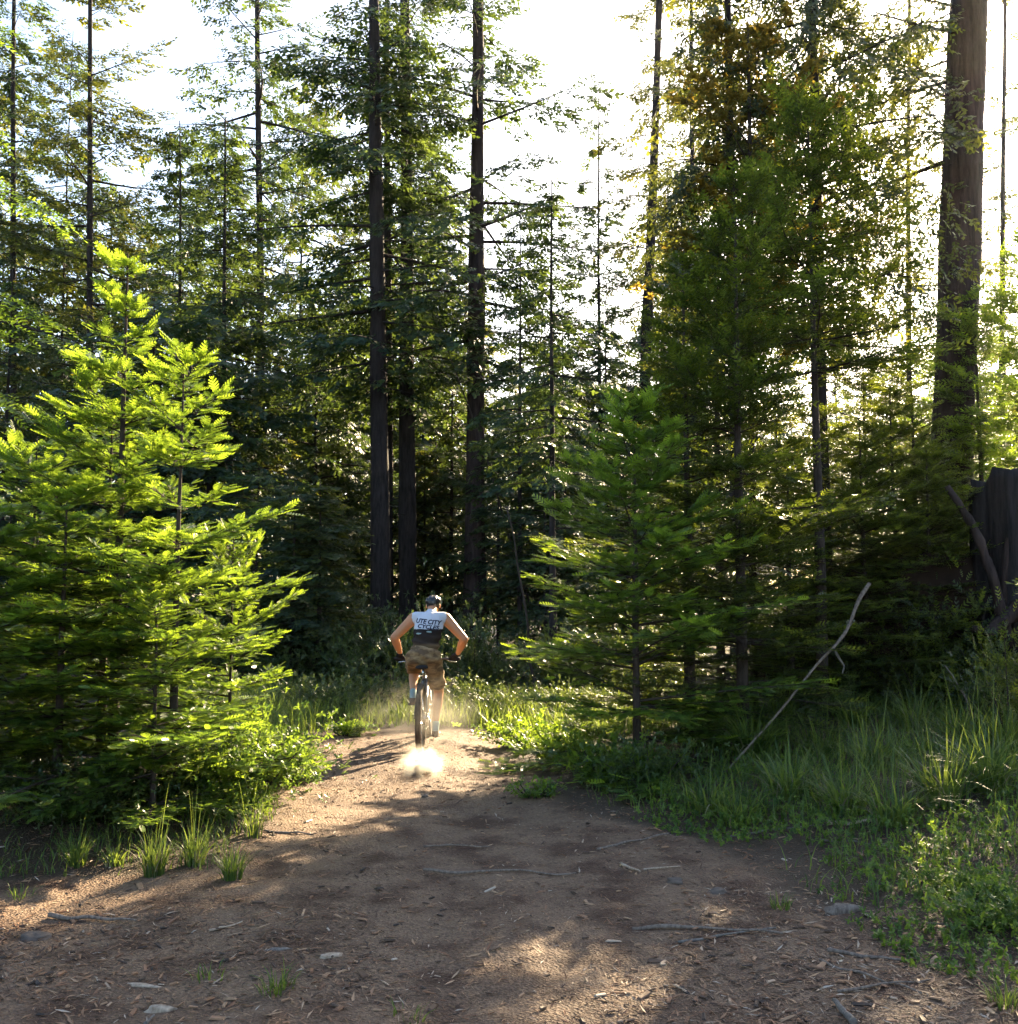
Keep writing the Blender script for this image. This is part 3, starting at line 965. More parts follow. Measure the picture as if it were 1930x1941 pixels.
# ------------------------------------------------------------------ shrubs and low plants
def shrub(name, label, x, y, rx, ry, h, n, size, mat, seed, stems=7, group=None, tmpl=None, cat='shrub', up=0.35, bottom=0.05):
    rg = np.random.default_rng(seed)
    z = float(hgt(x, y))
    root = tag(empty(name, (x, y, z)), label, cat, group)
    wood, leaf = MB(), MB()
    sa = rg.uniform(0, 6.28, stems)
    sr = rg.uniform(0.15, 0.95, stems) ** 0.6
    top = np.stack([rx * sr * np.cos(sa), ry * sr * np.sin(sa), h * rg.uniform(0.6, 1.05, stems) * (1.05 - 0.5 * sr)], -1)
    st = top * [0.12, 0.12, 0] - [0, 0, 0.04]
    midp = lerp(st, top, 0.5) + np.array([0, 0, 0.12]) * h
    tubes(wood, st, midp, top, np.full(stems, 0.010), np.full(stems, 0.003), 5, 6)
    si = rg.integers(0, stems, n)
    t = rg.uniform(bottom, 1.03, n) ** 0.7
    P = (1 - t)[:, None] ** 2 * st[si] + (2 * t * (1 - t))[:, None] * midp[si] + (t ** 2)[:, None] * top[si]
    sp_ = np.array([rx, ry, h * 0.5]) * 0.36
    off = rg.normal(0, 1, (n, 3)) * sp_ * (0.35 + 0.65 * t)[:, None]
    P = P + off
    P[:, 2] = np.abs(P[:, 2]) + 0.01
    D = norm(off + rg.normal(0, 0.25, (n, 3)) * sp_.mean() + [0, 0, up * sp_.mean()])
    S = size * rg.uniform(0.6, 1.3, n)
    leaf.inst(LEAFY if tmpl is None else tmpl, P, basis(D, np.array([0, 0, 1.0]) + rg.normal(0, 0.5, (n, 3))) * S[:, None, None], rg.uniform(0, 1, n))
    wood.build('stem', M['bark_thin'], root, smooth=True)
    leaf.build('foliage', M[mat], root)
    return root


def px_shrub(u, v, rx, ry, h, n, size, mat, seed, label, name='leafy_shrub', **kw):
    g = gnd(u, v)
    return shrub(name, label, g[0], g[1], rx, ry, h, n, size, mat, seed, **kw)


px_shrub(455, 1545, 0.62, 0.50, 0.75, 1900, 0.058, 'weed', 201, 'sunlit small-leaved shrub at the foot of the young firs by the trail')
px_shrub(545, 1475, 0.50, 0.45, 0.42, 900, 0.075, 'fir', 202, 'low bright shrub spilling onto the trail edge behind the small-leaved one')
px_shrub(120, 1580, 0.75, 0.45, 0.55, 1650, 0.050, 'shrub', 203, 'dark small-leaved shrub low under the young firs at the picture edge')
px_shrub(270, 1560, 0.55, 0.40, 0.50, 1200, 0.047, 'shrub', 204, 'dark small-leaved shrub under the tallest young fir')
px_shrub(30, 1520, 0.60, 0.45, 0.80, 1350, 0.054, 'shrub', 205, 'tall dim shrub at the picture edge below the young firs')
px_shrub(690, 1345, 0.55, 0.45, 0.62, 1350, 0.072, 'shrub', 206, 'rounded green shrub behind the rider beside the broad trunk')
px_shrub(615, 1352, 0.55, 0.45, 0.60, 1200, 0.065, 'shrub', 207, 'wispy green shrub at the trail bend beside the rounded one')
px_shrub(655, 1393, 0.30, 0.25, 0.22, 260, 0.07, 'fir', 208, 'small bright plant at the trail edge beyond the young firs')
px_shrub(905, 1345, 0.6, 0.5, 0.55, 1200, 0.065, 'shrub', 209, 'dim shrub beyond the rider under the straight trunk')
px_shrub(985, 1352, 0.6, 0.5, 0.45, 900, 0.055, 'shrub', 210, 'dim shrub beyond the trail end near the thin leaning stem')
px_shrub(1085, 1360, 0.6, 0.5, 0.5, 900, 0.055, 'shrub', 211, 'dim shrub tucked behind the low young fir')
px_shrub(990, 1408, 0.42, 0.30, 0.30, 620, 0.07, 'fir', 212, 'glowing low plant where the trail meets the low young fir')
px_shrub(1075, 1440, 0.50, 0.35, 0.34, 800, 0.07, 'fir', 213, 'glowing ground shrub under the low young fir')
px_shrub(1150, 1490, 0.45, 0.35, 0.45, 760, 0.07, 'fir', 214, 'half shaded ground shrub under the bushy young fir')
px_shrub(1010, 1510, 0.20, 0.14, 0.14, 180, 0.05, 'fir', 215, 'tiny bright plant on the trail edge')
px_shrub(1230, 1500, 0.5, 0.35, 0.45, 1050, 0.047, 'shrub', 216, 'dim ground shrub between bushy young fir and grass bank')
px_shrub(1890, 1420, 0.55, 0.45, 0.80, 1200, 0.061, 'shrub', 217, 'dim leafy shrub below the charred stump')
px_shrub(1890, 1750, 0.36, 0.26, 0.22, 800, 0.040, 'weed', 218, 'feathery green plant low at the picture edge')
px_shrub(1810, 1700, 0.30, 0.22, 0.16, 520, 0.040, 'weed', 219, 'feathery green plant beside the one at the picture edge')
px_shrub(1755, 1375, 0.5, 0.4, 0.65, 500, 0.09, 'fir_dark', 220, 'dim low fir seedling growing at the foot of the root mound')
shrub('fir_seedling', 'pale green seedling branch beside the charred stump', at(1905, 1130, 9.6)[0], 9.6, 0.35, 0.3, 1.25, 240, 0.10, 'fir_dark', 221, stems=4, tmpl=SHOOT_LO)
for q, (u, d, h, lab) in enumerate(((1620, 13.1, 1.15, 'dark sapling spray over the crest of the root mound'), (1760, 13.0, 1.5, 'dark sapling spray before the massive trunk base'),
                                    (1550, 12.9, 1.1, 'dark sapling at the trail side of the root mound'), (1700, 12.7, 1.0, 'dark sapling low on the face of the root mound'), (1830, 12.6, 1.3, 'dark sapling between root mound and charred stump'))):
    p_ = at(u, 1130, d)
    shrub('mound_sapling', lab, p_[0], p_[1] - 0.9, 0.7, 0.4, h, 700, 0.13, 'fir_dark', 230 + q, stems=8, tmpl=SHOOT_LO)

# understory brush deep in the wood
rg = np.random.default_rng(9)
LU = 'dim brush at the foot of the wood behind the trail'
brush = []
for q in range(26):
    u = rg.uniform(380, 1250)
    d = rg.uniform(15, 24)
    p_ = at(u, 1130, d)
    if q < 5:
        o = shrub('understory_shrub', LU, p_[0], d, 0.7, 0.6, 1.2, 620, 0.10, 'shrub', 300 + q, stems=8, group=LU, bottom=0.2)
        brush.append(o)
    else:
        o = copy_tree(brush[q % 5])
        o.location = (p_[0], d, float(hgt(p_[0], d)))
        o.rotation_euler = (0, 0, rg.uniform(0, 6.28))
    o.scale = (rg.uniform(0.7, 1.3), rg.uniform(0.7, 1.3), rg.uniform(0.6, 1.5))


# ------------------------------------------------------------------ grass
def blades(mb, P, az, h, bend, w, tint, seg=3, tw=None):
    """Curved tapering strips: arc out of the ground towards azimuth az."""
    k = len(P)
    t = np.linspace(0, 1, seg + 1)
    hx = bend[:, None] * t[None] ** 1.8
    hz = h[:, None] * (t[None] - 0.45 * np.clip(bend / np.maximum(h, 1e-3), 0, 2.0)[:, None] * t[None] ** 2.6)
    c, s = np.cos(az)[:, None], np.sin(az)[:, None]
    ctr = np.stack([P[:, 0:1] + c * hx, P[:, 1:2] + s * hx, P[:, 2:3] + hz], -1)
    ww = (w[:, None] * 0.5 * (1 - t[None] ** 1.7) + 0.0004)[..., None]
    ta = az + math.pi / 2 if tw is None else az + math.pi / 2 + tw
    sv = np.stack([np.cos(ta), np.sin(ta), np.zeros(k)], -1)[:, None]
    V = np.stack([ctr - sv * ww, ctr + sv * ww], 2).reshape(k, -1, 3)
    q = np.arange(seg)[:, None] * 2 + np.array([0, 1, 3, 2])[None]
    nv = 2 * (seg + 1)
    mb.add(V.reshape(-1, 3), None, (q[None] + (np.arange(k) * nv)[:, None, None]).reshape(-1, 4), np.repeat(tint, nv))


def tuft(name, label, x, y, n, h, w, rad, spread, mat, seed, cat='grass tuft', group=None, straw=0, stalks=0):
    rg = np.random.default_rng(seed)
    root = tag(empty(name, (x, y, float(hgt(x, y)) - 0.01)), label, cat, group)

    def part(nm, n_, m_, hs=1.0, ws=1.0, sp=1.0):
        a = rg.uniform(0, 6.28, n_)
        r = rad * rg.uniform(0, 1, n_) ** 0.6
        P = np.stack([r * np.cos(a), r * np.sin(a), 0 * a], -1)
        hh = h * hs * rg.uniform(0.45, 1.1, n_)
        mb = MB()
        blades(mb, P, a + rg.normal(0, 0.5, n_), hh, hh * sp * spread * rg.uniform(0.2, 1.1, n_), w * ws * rg.uniform(0.7, 1.3, n_), rg.uniform(0, 1, n_), 5, rg.normal(0, 0.5, n_))
        return mb.build(nm, M[m_], root)
    part('blade_tuft', n, mat)
    if straw:
        part('dry_blades', straw, 'straw', 0.75, 0.9, 1.3)
    if stalks:
        part('stalks', stalks, mat, 1.7, 0.5, 0.4)
    return root


GT = 'sunlit grass tufts at the foot of the young firs'
for q, (u, v, n, h, sp, lab) in enumerate(((292, 1655, 80, 0.30, 0.5, 'upright sunlit grass tuft below the tallest young fir'),
                                           (368, 1640, 70, 0.28, 0.6, 'glowing yellow green grass tuft, middle of the three by the litter'),
                                           (440, 1663, 90, 0.24, 0.75, 'spreading low sunlit grass tuft nearest the trail'),
                                           (145, 1640, 80, 0.24, 0.7, 'half shaded grass tuft among shrub leaves near the picture edge'),
                                           (215, 1640, 40, 0.17, 0.7, 'small bright weedy tuft beside the upright grass'),
                                           (480, 1590, 40, 0.30, 0.6, 'thin bright grass tuft in front of the small-leaved shrub'))):
    g = gnd(u, v)
    tuft('grass_tuft', lab, g[0], g[1], n, h, 0.008, 0.055, sp, 'grass', 400 + q, group=GT, stalks=8, straw=14)
GB = 'arching grass clumps on the shaded bank'
for q, (u, v, n, h, straw, lab) in enumerate(((1430, 1470, 210, 0.62, 26, 'largest arching grass clump at the foot of the leaning branch'),
                                              (1500, 1540, 120, 0.42, 24, 'grass clump with pale dry blades in front of the largest one'),
                                              (1560, 1470, 120, 0.45, 12, 'grass clump mid bank behind the dry bladed one'),
                                              (1660, 1500, 120, 0.45, 14, 'grass clump in the middle of the shaded bank'),
                                              (1740, 1430, 130, 0.55, 14, 'grass clump on the bank below the root mound'),
                                              (1790, 1570, 150, 0.50, 34, 'grass clump curling dry blades over a dark hollow'),
                                              (1880, 1560, 150, 0.60, 22, 'tall grass clump on the bank at the picture edge'),
                                              (1910, 1480, 130, 0.60, 10, 'upright grass clump behind the tall one at the picture edge'),
                                              (1340, 1540, 110, 0.36, 10, 'dim grass clump beside the bushy young fir'),
                                              (1830, 1470, 130, 0.55, 10, 'grass clump below the dim leafy shrub'),
                                              (1600, 1565, 110, 0.40, 16, 'low arching grass clump at the edge of the weeds'),
                                              (1700, 1590, 110, 0.40, 14, 'arching grass clump beside the dark hollow'),
                                              (1480, 1410, 120, 0.55, 10, 'grass clump behind the largest arching one'),
                                              (1620, 1420, 120, 0.50, 10, 'grass clump at the foot of the root mound'),
                                              (1400, 1560, 90, 0.32, 8, 'small arching grass clump at the weedy trail edge'))):
    g = gnd(u, v)
    tuft('grass_clump', lab, g[0], g[1], n, h, 0.015, 0.15, 1.15, 'grass', 420 + q, cat='grass clump', group=GB, straw=straw, stalks=10)
GS = 'small grass sprouts in the foreground litter'
for q, (u, v, n, h, lab) in enumerate(((525, 1880, 60, 0.13, 'largest grass sprout in the foreground litter'), (398, 1845, 22, 0.09, 'tiny grass sprout in the litter beside the larger one'),
                                       (770, 1925, 20, 0.09, 'thin grass sprout at the bottom of the picture'), (40, 1690, 24, 0.10, 'weedy sprout in the litter at the picture edge'),
                                       (1910, 1900, 60, 0.14, 'grass sprout in the bottom corner'), (1480, 1710, 40, 0.10, 'grass sprout where weeds meet the litter'))):
    g = gnd(u, v)
    tuft('grass_sprout', lab, g[0], g[1], n, h, 0.006, 0.07, 0.8, 'grass', 440 + q, group=GS)
# plantain stalks with pale seed heads by the trail end
for q, (u, v) in enumerate(((985, 1378), (1000, 1376), (1012, 1378), (1024, 1380))):
    g = gnd(u, v)
    root = tag(empty('plantain', (g[0], g[1], float(hgt(g[0], g[1])))), ['plantain stalk, leftmost of the four by the trail end', 'plantain stalk, second of the four by the trail end',
               'plantain stalk, third of the four by the trail end', 'plantain stalk, rightmost of the four by the trail end'][q], 'plantain', 'plantain stalks by the trail end')
    mb = MB()
    h = 0.30 + 0.03 * (q % 3)
    mb.tube([(0, 0, -.02), (0.01, 0, h * 0.5), (0.03 * (q - 1.5), 0, h)], [0.004, 0.0035, 0.003], 5)
    mb.build('stem', M['grass'], root)
    mb = MB()
    zz = np.linspace(0, 1, 9)
    mb.tube(np.stack([0.03 * (q - 1.5) * (1 + zz * .3), 0 * zz, h + 0.07 * zz], -1), 0.008 * np.sin(zz * 2.9 + .15), 6)
    mb.build('seed_head', M['straw'], root)

rg = np.random.default_rng(15)


def scatter(n, x0, x1, y0, y1, keep):
    x, y = rg.uniform(x0, x1, n), rg.uniform(y0, y1, n)
    k_ = keep(x, y)
    return x[k_], y[k_]


# grass on the bank and beyond the trail end
mb = MB()
x, y = scatter(5200, -5.2, -1.3, 5.6, 8.4, lambda x, y: (trail_mask(x, y) < 0.55) & (rg.uniform(0, 1, len(x)) < sstep(-0.3, 0.5, fbm(x * 1.6, y * 1.6, 0, 3, 78))))
nn = len(x)
hh = rg.uniform(0.05, 0.20, nn)
blades(mb, np.stack([x, y, hgt(x, y) - 0.01], -1), rg.uniform(0, 6.28, nn), hh, hh * rg.uniform(0.3, 1.2, nn), rg.uniform(0.004, 0.008, nn), rg.uniform(0, 1, nn), 3)
x, y = scatter(16000, 0.6, 6.5, 5.4, 12.5, lambda x, y: (trail_mask(x, y) < 0.3) & (rg.uniform(0, 1, len(x)) < sstep(-0.7, 0.3, fbm(x * 0.9, y * 0.9, 0, 3, 77)) * sstep(-0.1, 0.8, x - np.interp(y, XR_Y, XR_X))))
nn = len(x)
hh = rg.uniform(0.10, 0.34, nn) * (0.7 + 0.5 * sstep(6, 8, y))
blades(mb, np.stack([x, y, hgt(x, y) - 0.01], -1), rg.uniform(0, 6.28, nn), hh, hh * rg.uniform(0.2, 1.0, nn), rg.uniform(0.005, 0.011, nn), rg.uniform(0, 1, nn), 3)
x, y = scatter(16000, -4.5, 3.0, 11.6, 18, lambda x, y: (trail_mask(x, y) < 0.3))
nn = len(x)
hh = rg.uniform(0.15, 0.5, nn)
blades(mb, np.stack([x, y, hgt(x, y) - 0.01], -1), rg.uniform(0, 6.28, nn), hh, hh * rg.uniform(0.2, 0.8, nn), rg.uniform(0.008, 0.016, nn), rg.uniform(0, 1, nn), 3)
tag(mb.build('grass', M['grass']), 'dim green grass on the bank and beyond the trail end', 'grass', kind='stuff')
# leafy weeds along the shaded edge of the trail
mb = MB()
x, y = scatter(19000, 0.7, 5.5, 4.2, 9.0, lambda x, y: (trail_mask(x, y) < 0.5) & (rg.uniform(0, 1, len(x)) < 0.9 * sstep(-0.45, 0.35, fbm(x * 1.4, y * 1.4, 2.0, 3, 41))))
nn = len(x)
P = np.stack([x, y, hgt(x, y) + rg.uniform(0.01, 0.13, nn) * sstep(-0.1, 0.6, x - np.interp(y, XR_Y, XR_X))], -1)
mb.inst(LEAFY, P, basis(np.stack([rg.normal(0, 1, nn), rg.normal(0, 1, nn), rg.uniform(0.3, 1.6, nn)], -1), np.array([0.1, 0, 1.0]) + rg.normal(0, 0.3, (nn, 3))) * rg.uniform(0.025, 0.058, nn)[:, None, None], rg.uniform(0, 1, nn))
tag(mb.build('weeds', M['weed']), 'low leafy green weeds along the shaded trail edge', 'weeds', kind='stuff')

# ------------------------------------------------------------------ needle and bark litter
CHIP = (np.array([(-0.5, -0.5, 0), (0.5, -0.4, 0.1), (0.55, 0.4, 0), (-0.45, 0.5, 0.1), (-0.4, -0.35, 0.9), (0.4, -0.3, 1.0), (0.42, 0.3, 0.8), (-0.35, 0.4, 1.0)]), None,
        np.array([(4, 5, 6, 7), (0, 1, 5, 4), (1, 2, 6, 5), (2, 3, 7, 6), (3, 0, 4, 7)]))
NEEDLE = (np.array([(-0.5, -0.5, 0), (0.02, -0.42, 0.5), (0.5, 0.0, 0), (-0.02, 0.5, 0.5)]), None, np.array([(0, 1, 2, 3)]))
mb = MB()


def strew(n0, tmpl, mean, sg, lo, hi, w0, w1, tmean, tilt, thick):
    y = 3.2 + 9.3 * rg.uniform(0, 1, n0) ** 1.6
    x = rg.uniform(-1, 1, n0) * (0.62 * y + 0.4)
    tm = trail_mask(x, y)
    duff = sstep(-0.45, 0.4, fbm(x * 0.8, y * 0.8, 0, 3, 55)) * 0.7 + 0.3       # drifts; the wheel track stays barer
    ok = rg.uniform(0, 1, n0) < np.where(tm > 0.5, duff, 0.55) * np.where((np.abs(x - 0.25) < 0.6) & (y < 6.5), 0.8, 1.0)
    x, y = x[ok], y[ok]
    nn = len(x)
    ln = np.exp(rg.normal(math.log(mean), sg, nn)).clip(lo, hi)
    wd = ln * rg.uniform(w0, w1, nn)
    az = rg.uniform(0, 6.28, nn)
    X = np.stack([np.cos(az), np.sin(az), rg.normal(0, tilt, nn)], -1)
    B = basis(X, np.array([0, 0, 1.0]) + rg.normal(0, tilt * 1.3, (nn, 3)))
    B = B * np.stack([ln, wd, np.minimum(wd * 0.5, thick)], -1)[:, :, None]
    tint = np.clip(rg.normal(tmean, 0.22, nn) + 0.14 * fbm(x * 1.2, y * 1.2, 0, 2, 66), 0, 1)
    mb.inst(tmpl, np.stack([x, y, hgt(x, y) + 0.002 + ln * tilt * 0.2], -1), B, tint)


strew(26000, CHIP, 0.019, 0.6, 0.008, 0.085, 0.10, 0.42, 0.42, 0.16, 0.007)
strew(100000, NEEDLE, 0.030, 0.5, 0.010, 0.085, 0.06, 0.20, 0.52, 0.22, 0.006)
tag(mb.build('litter', M['litter']), 'brown needle and bark litter strewn over the trail', 'litter', kind='stuff')

# ------------------------------------------------------------------ single sticks, chips and stones in the foreground
sticks = [  # (start px, end px, radius, material, label)
    ((800, 1648), (1095, 1650), 0.012, 'stick', 'long thin stick lying straight across the trail in front of the sunny patch'),
    ((1200, 1745), (1480, 1765), 0.014, 'stick', 'long stick lying beside the sun patch on the shaded side'),
    ((1290, 1775), (1470, 1750), 0.010, 'deadwood', 'pale split stick crossing near the small sun patch'),
    ((1555, 1812), (1745, 1880), 0.010, 'stick', 'slanting thin stick of the crossed pair near the bottom corner'),
    ((1590, 1880), (1760, 1855), 0.009, 'stick', 'short stick of the crossed pair near the bottom corner'),
    ((1570, 1792), (1720, 1810), 0.014, 'stick', 'dark curved stick above the crossed pair'),
    ((1130, 1605), (1270, 1578), 0.012, 'stick', 'dark bent stick near the weeds'),
    ((1180, 1632), (1215, 1652), 0.014, 'palewood', 'short broken stick end beside the pale splinter'),
    ((1222, 1644), (1290, 1640), 0.008, 'palewood', 'pale splinter lying flat before the weeds'),
    ((1380, 1580), (1560, 1582), 0.010, 'deadwood', 'thin grey stick half hidden in weeds'),
    ((1555, 1600), (1660, 1618), 0.009, 'deadwood', 'pale curved twig above the green weeds'),
    ((1570, 1583), (1655, 1588), 0.022, 'palewood', 'stout pale log end among the weeds'),
    ((500, 1582), (600, 1585), 0.012, 'stick', 'dark stick at the sunny trail edge near the shrub'),
    ((800, 1602), (930, 1600), 0.010, 'stick', 'dark twig in the half shade of the trail'),
    ((395, 1760), (460, 1745), 0.010, 'palewood', 'pale sliver of wood lying in the red litter'),
    ((95, 1730), (260, 1742), 0.016, 'stick', 'dark rough stick half buried in red litter'),
    ((1620, 1940), (1580, 1895), 0.022, 'deadwood', 'grey weathered stub at the bottom edge'),
    ((275, 1935), (292, 1920), 0.012, 'deadwood', 'pale forked twig end at the bottom edge'),
    ((1690, 1740), (1800, 1755), 0.008, 'stick', 'thin dark twig in front of the feathery plant'),
]
for q, (s0, s1, r, mt, lab) in enumerate(sticks):
    a_, b_ = gnd(*s0), gnd(*s1)
    mid_ = lerp(a_, b_, 0.5) + np.array([0, 0.02 * math.sin(q * 2.1), 0])
    pts = np.array([a_, mid_, b_])
    pts[:, 2] = [float(hgt(p_[0], p_[1])) + r * 0.9 for p_ in pts]
    mb = MB()
    path_tube(mb, pts, r * 0.72, r * 0.35, 7, 18, 0.3, 60 + q)
    tag(mb.build('stick', M[mt], smooth=True), lab, 'stick')


def chip(u, v, lx, ly, h, mt, seed, label, name='wood_chip', rz=0.0, cat='wood chip'):
    g = gnd(u, v)
    z = float(hgt(g[0], g[1]))
    o = lump(name, None, None, 0, 0, lx, ly, h, M[mt], seed, 0.55, (16, 8), None, -h * 0.15)
    o.location = (g[0], g[1], z)
    o.rotation_euler = (0.05, 0.04, rz)
    tag(o, label, cat)


chip(272, 1858, 0.075, 0.018, 0.012, 'palewood', 1, 'pale flat wood chip, uppermost of two near the bottom edge', rz=-0.1)
chip(305, 1907, 0.055, 0.022, 0.025, 'palewood', 2, 'rounded pale wood chip, lower of two near the bottom edge', rz=0.1)
chip(68, 1772, 0.07, 0.05, 0.03, 'stone', 3, 'flat grey stone half sunk in litter at the picture edge', 'flat_stone', 0.3, 'stone')
chip(628, 1810, 0.06, 0.022, 0.015, 'palewood', 4, 'tan wood chip in the small red sunny patch', rz=0.6)
chip(528, 1798, 0.06, 0.016, 0.012, 'deadwood', 5, 'grey wood chip beside the red sunny patch', rz=0.25)
chip(1604, 1722, 0.10, 0.04, 0.045, 'stick', 6, 'largest weathered wood chunk at the edge of the weeds', 'wood_chunk', 0.1, 'wood chunk')
chip(1279, 1668, 0.055, 0.035, 0.03, 'stone', 7, 'small pale stone before the weeds', 'field_stone', 0.2, 'stone')
chip(1360, 1682, 0.06, 0.03, 0.025, 'stone', 8, 'dark flat stone near the small pale one', 'field_stone', 0.4, 'stone')
chip(806, 1510, 0.035, 0.02, 0.025, 'stick', 9, 'small dark bark chip standing on the bright trail', 'bark_chip', 0.9, 'bark chip')


# ------------------------------------------------------------------ rider and bicycle
RX, RY = gnd(797, 1424)[:2]
RZ = float(hgt(RX, RY))
m_black = plain('black_rubber', (0.018, 0.017, 0.017), 0.75, 0.3, 0, 0.3, 60)
m_tyre = plain('dusty_tyre', (0.085, 0.062, 0.045), 0.85, 0.2, 0, 0.35, 30)
m_frame = plain('frame_paint', (0.10, 0.105, 0.115), 0.3, 0.6, 0.2, 0.1, 20)
m_metal = plain('brushed_metal', (0.55, 0.55, 0.56), 0.25, 0.5, 1.0, 0.08, 60)
m_dark = plain('dark_metal', (0.06, 0.06, 0.065), 0.35, 0.5, 0.7, 0.15, 50)
m_skin = plain('tanned_skin', (0.55, 0.255, 0.125), 0.45, 0.45, 0, 0.08, 18)
m_hair = plain('dark_hair', (0.02, 0.014, 0.010), 0.55, 0.4, 0, 0.3, 90)
m_helmet = plain('black_helmet_shell', (0.012, 0.012, 0.014), 0.28, 0.6, 0, 0.1, 10)
m_glove = plain('black_glove', (0.015, 0.015, 0.017), 0.8, 0.2, 0, 0.3, 80)
m_sock = plain('pale_blue_sock', (0.30, 0.40, 0.40), 0.9, 0.1, 0, 0.2, 90)
m_shoe = plain('brown_shoe', (0.13, 0.085, 0.06), 0.7, 0.3, 0, 0.25, 40)
m_ink = plain('navy_print', (0.012, 0.013, 0.04), 0.7, 0.2, 0, 0.1, 20)
m_skin.node_tree.nodes['Principled BSDF'].inputs['Subsurface Weight'].default_value = 0.25
m_skin.node_tree.nodes['Principled BSDF'].inputs['Subsurface Radius'].default_value = (1.0, 0.35, 0.15)
m_skin.node_tree.nodes['Principled BSDF'].inputs['Subsurface Scale'].default_value = 0.02
# jersey: white yoke, dark brown lower body
m, n, l, p = newmat('printed_jersey')
tc = n.new('ShaderNodeTexCoord')
sp_ = n.new('ShaderNodeSeparateXYZ')
l.new(tc.outputs['Object'], sp_.inputs[0])
no = n.new('ShaderNodeTexNoise')
no.inputs['Scale'].default_value = 11
no.inputs['Detail'].default_value = 3
l.new(tc.outputs['Object'], no.inputs['Vector'])
ad = n.new('ShaderNodeMath')
ad.operation = 'MULTIPLY_ADD'
ad.inputs[1].default_value = 0.03
l.new(no.outputs['Fac'], ad.inputs[0])
l.new(sp_.outputs['Z'], ad.inputs[2])
cr = n.new('ShaderNodeValToRGB')
mrz = n.new('ShaderNodeMapRange')
mrz.inputs['From Min'].default_value = 0.95
mrz.inputs['From Max'].default_value = 1.50
l.new(ad.outputs[0], mrz.inputs['Value'])
l.new(mrz.outputs[0], cr.inputs[0])
e = cr.color_ramp.elements
e[0].position, e[0].color = 0.0, (0.16, 0.105, 0.055, 1)
e[1].position, e[1].color = 1.0, (0.62, 0.64, 0.72, 1)
for ps, c in ((0.28, (0.13, 0.085, 0.045)), (0.34, (0.040, 0.027, 0.020)), (0.585, (0.022, 0.017, 0.016)), (0.60, (0.60, 0.61, 0.66))):
    q = e.new(ps)
    q.color = (*c, 1)
l.new(cr.outputs[0], p.inputs['Base Color'])
p.inputs['Roughness'].default_value = 0.85
p.inputs['Specular IOR Level'].default_value = 0.12
m_jersey = m
# camouflage shorts
m, n, l, p = newmat('camouflage_cloth')
tc = n.new('ShaderNodeTexCoord')
mp = n.new('ShaderNodeMapping')
mp.inputs['Scale'].default_value = (7, 7, 20)
l.new(tc.outputs['Object'], mp.inputs['Vector'])
no = n.new('ShaderNodeTexNoise')
no.inputs['Scale'].default_value = 1.3
no.inputs['Detail'].default_value = 2
l.new(mp.outputs[0], no.inputs['Vector'])
cr = n.new('ShaderNodeValToRGB')
cr.color_ramp.interpolation = 'CONSTANT'
e = cr.color_ramp.elements
e[0].position, e[0].color = 0.0, (0.13, 0.078, 0.038, 1)
e[1].position, e[1].color = 0.44, (0.23, 0.145, 0.068, 1)
q = e.new(0.56)
q.color = (0.30, 0.20, 0.10, 1)
l.new(no.outputs['Fac'], cr.inputs[0])
l.new(cr.outputs[0], p.inputs['Base Color'])
p.inputs['Roughness'].default_value = 0.85
bpn = n.new('ShaderNodeBump')
bpn.inputs['Strength'].default_value = 0.35
bpn.inputs['Distance'].default_value = 0.01
l.new(no.outputs['Fac'], bpn.inputs['Height'])
l.new(bpn.outputs[0], p.inputs['Normal'])
m_short = m


def ball(bm, c, r):
    r = (r, r, r) if isinstance(r, (int, float)) else r
    mt = Matrix.Translation(c) @ Matrix.Diagonal((*r, 1))
    return bmesh.ops.create_icosphere(bm, subdivisions=2, radius=1.0, matrix=mt)['verts']


def chain_mesh(chains, voxel, smooth=6, name='flesh'):
    """Tapered capsules between (point, radius) joints, fused into one continuous surface."""
    big = bmesh.new()
    for ch in chains:
        for (p0, r0), (p1, r1) in zip(ch[:-1], ch[1:]):
            bm = bmesh.new()
            ball(bm, p0, r0)
            ball(bm, p1, r1)
            h = bmesh.ops.convex_hull(bm, input=bm.verts[:])
            bmesh.ops.delete(bm, geom=[g for g in h['geom_interior'] if isinstance(g, bmesh.types.BMVert)], context='VERTS')
            tmp = bpy.data.meshes.new('tmp')
            bm.to_mesh(tmp)
            bm.free()
            big.from_mesh(tmp)
            bpy.data.meshes.remove(tmp)
    me = bpy.data.meshes.new('tmp')
    big.to_mesh(me)
    big.free()
    ob = bpy.data.objects.new('tmp', me)
    C.objects.link(ob)
    rm = ob.modifiers.new('r', 'REMESH')
    rm.mode = 'VOXEL'
    rm.voxel_size = voxel
    rm.use_smooth_shade = True
    sm = ob.modifiers.new('s', 'SMOOTH')
    sm.iterations = smooth
    sm.factor = 0.5
    dg = bpy.context.evaluated_depsgraph_get()
    out = bpy.data.meshes.new_from_object(ob.evaluated_get(dg))
    out.name = name
    bpy.data.objects.remove(ob)
    bpy.data.meshes.remove(me)
    for p_ in out.polygons:
        p_.use_smooth = True
    return out


def clip_mesh(me, planes):
    """Cut away everything on the positive side of each (point, normal) plane."""
    bm = bmesh.new()
    bm.from_mesh(me)
    for co, no_ in planes:
        bmesh.ops.bisect_plane(bm, geom=bm.verts[:] + bm.edges[:] + bm.faces[:], plane_co=co, plane_no=no_, clear_outer=True)
    bm.to_mesh(me)
    bm.free()
    return me


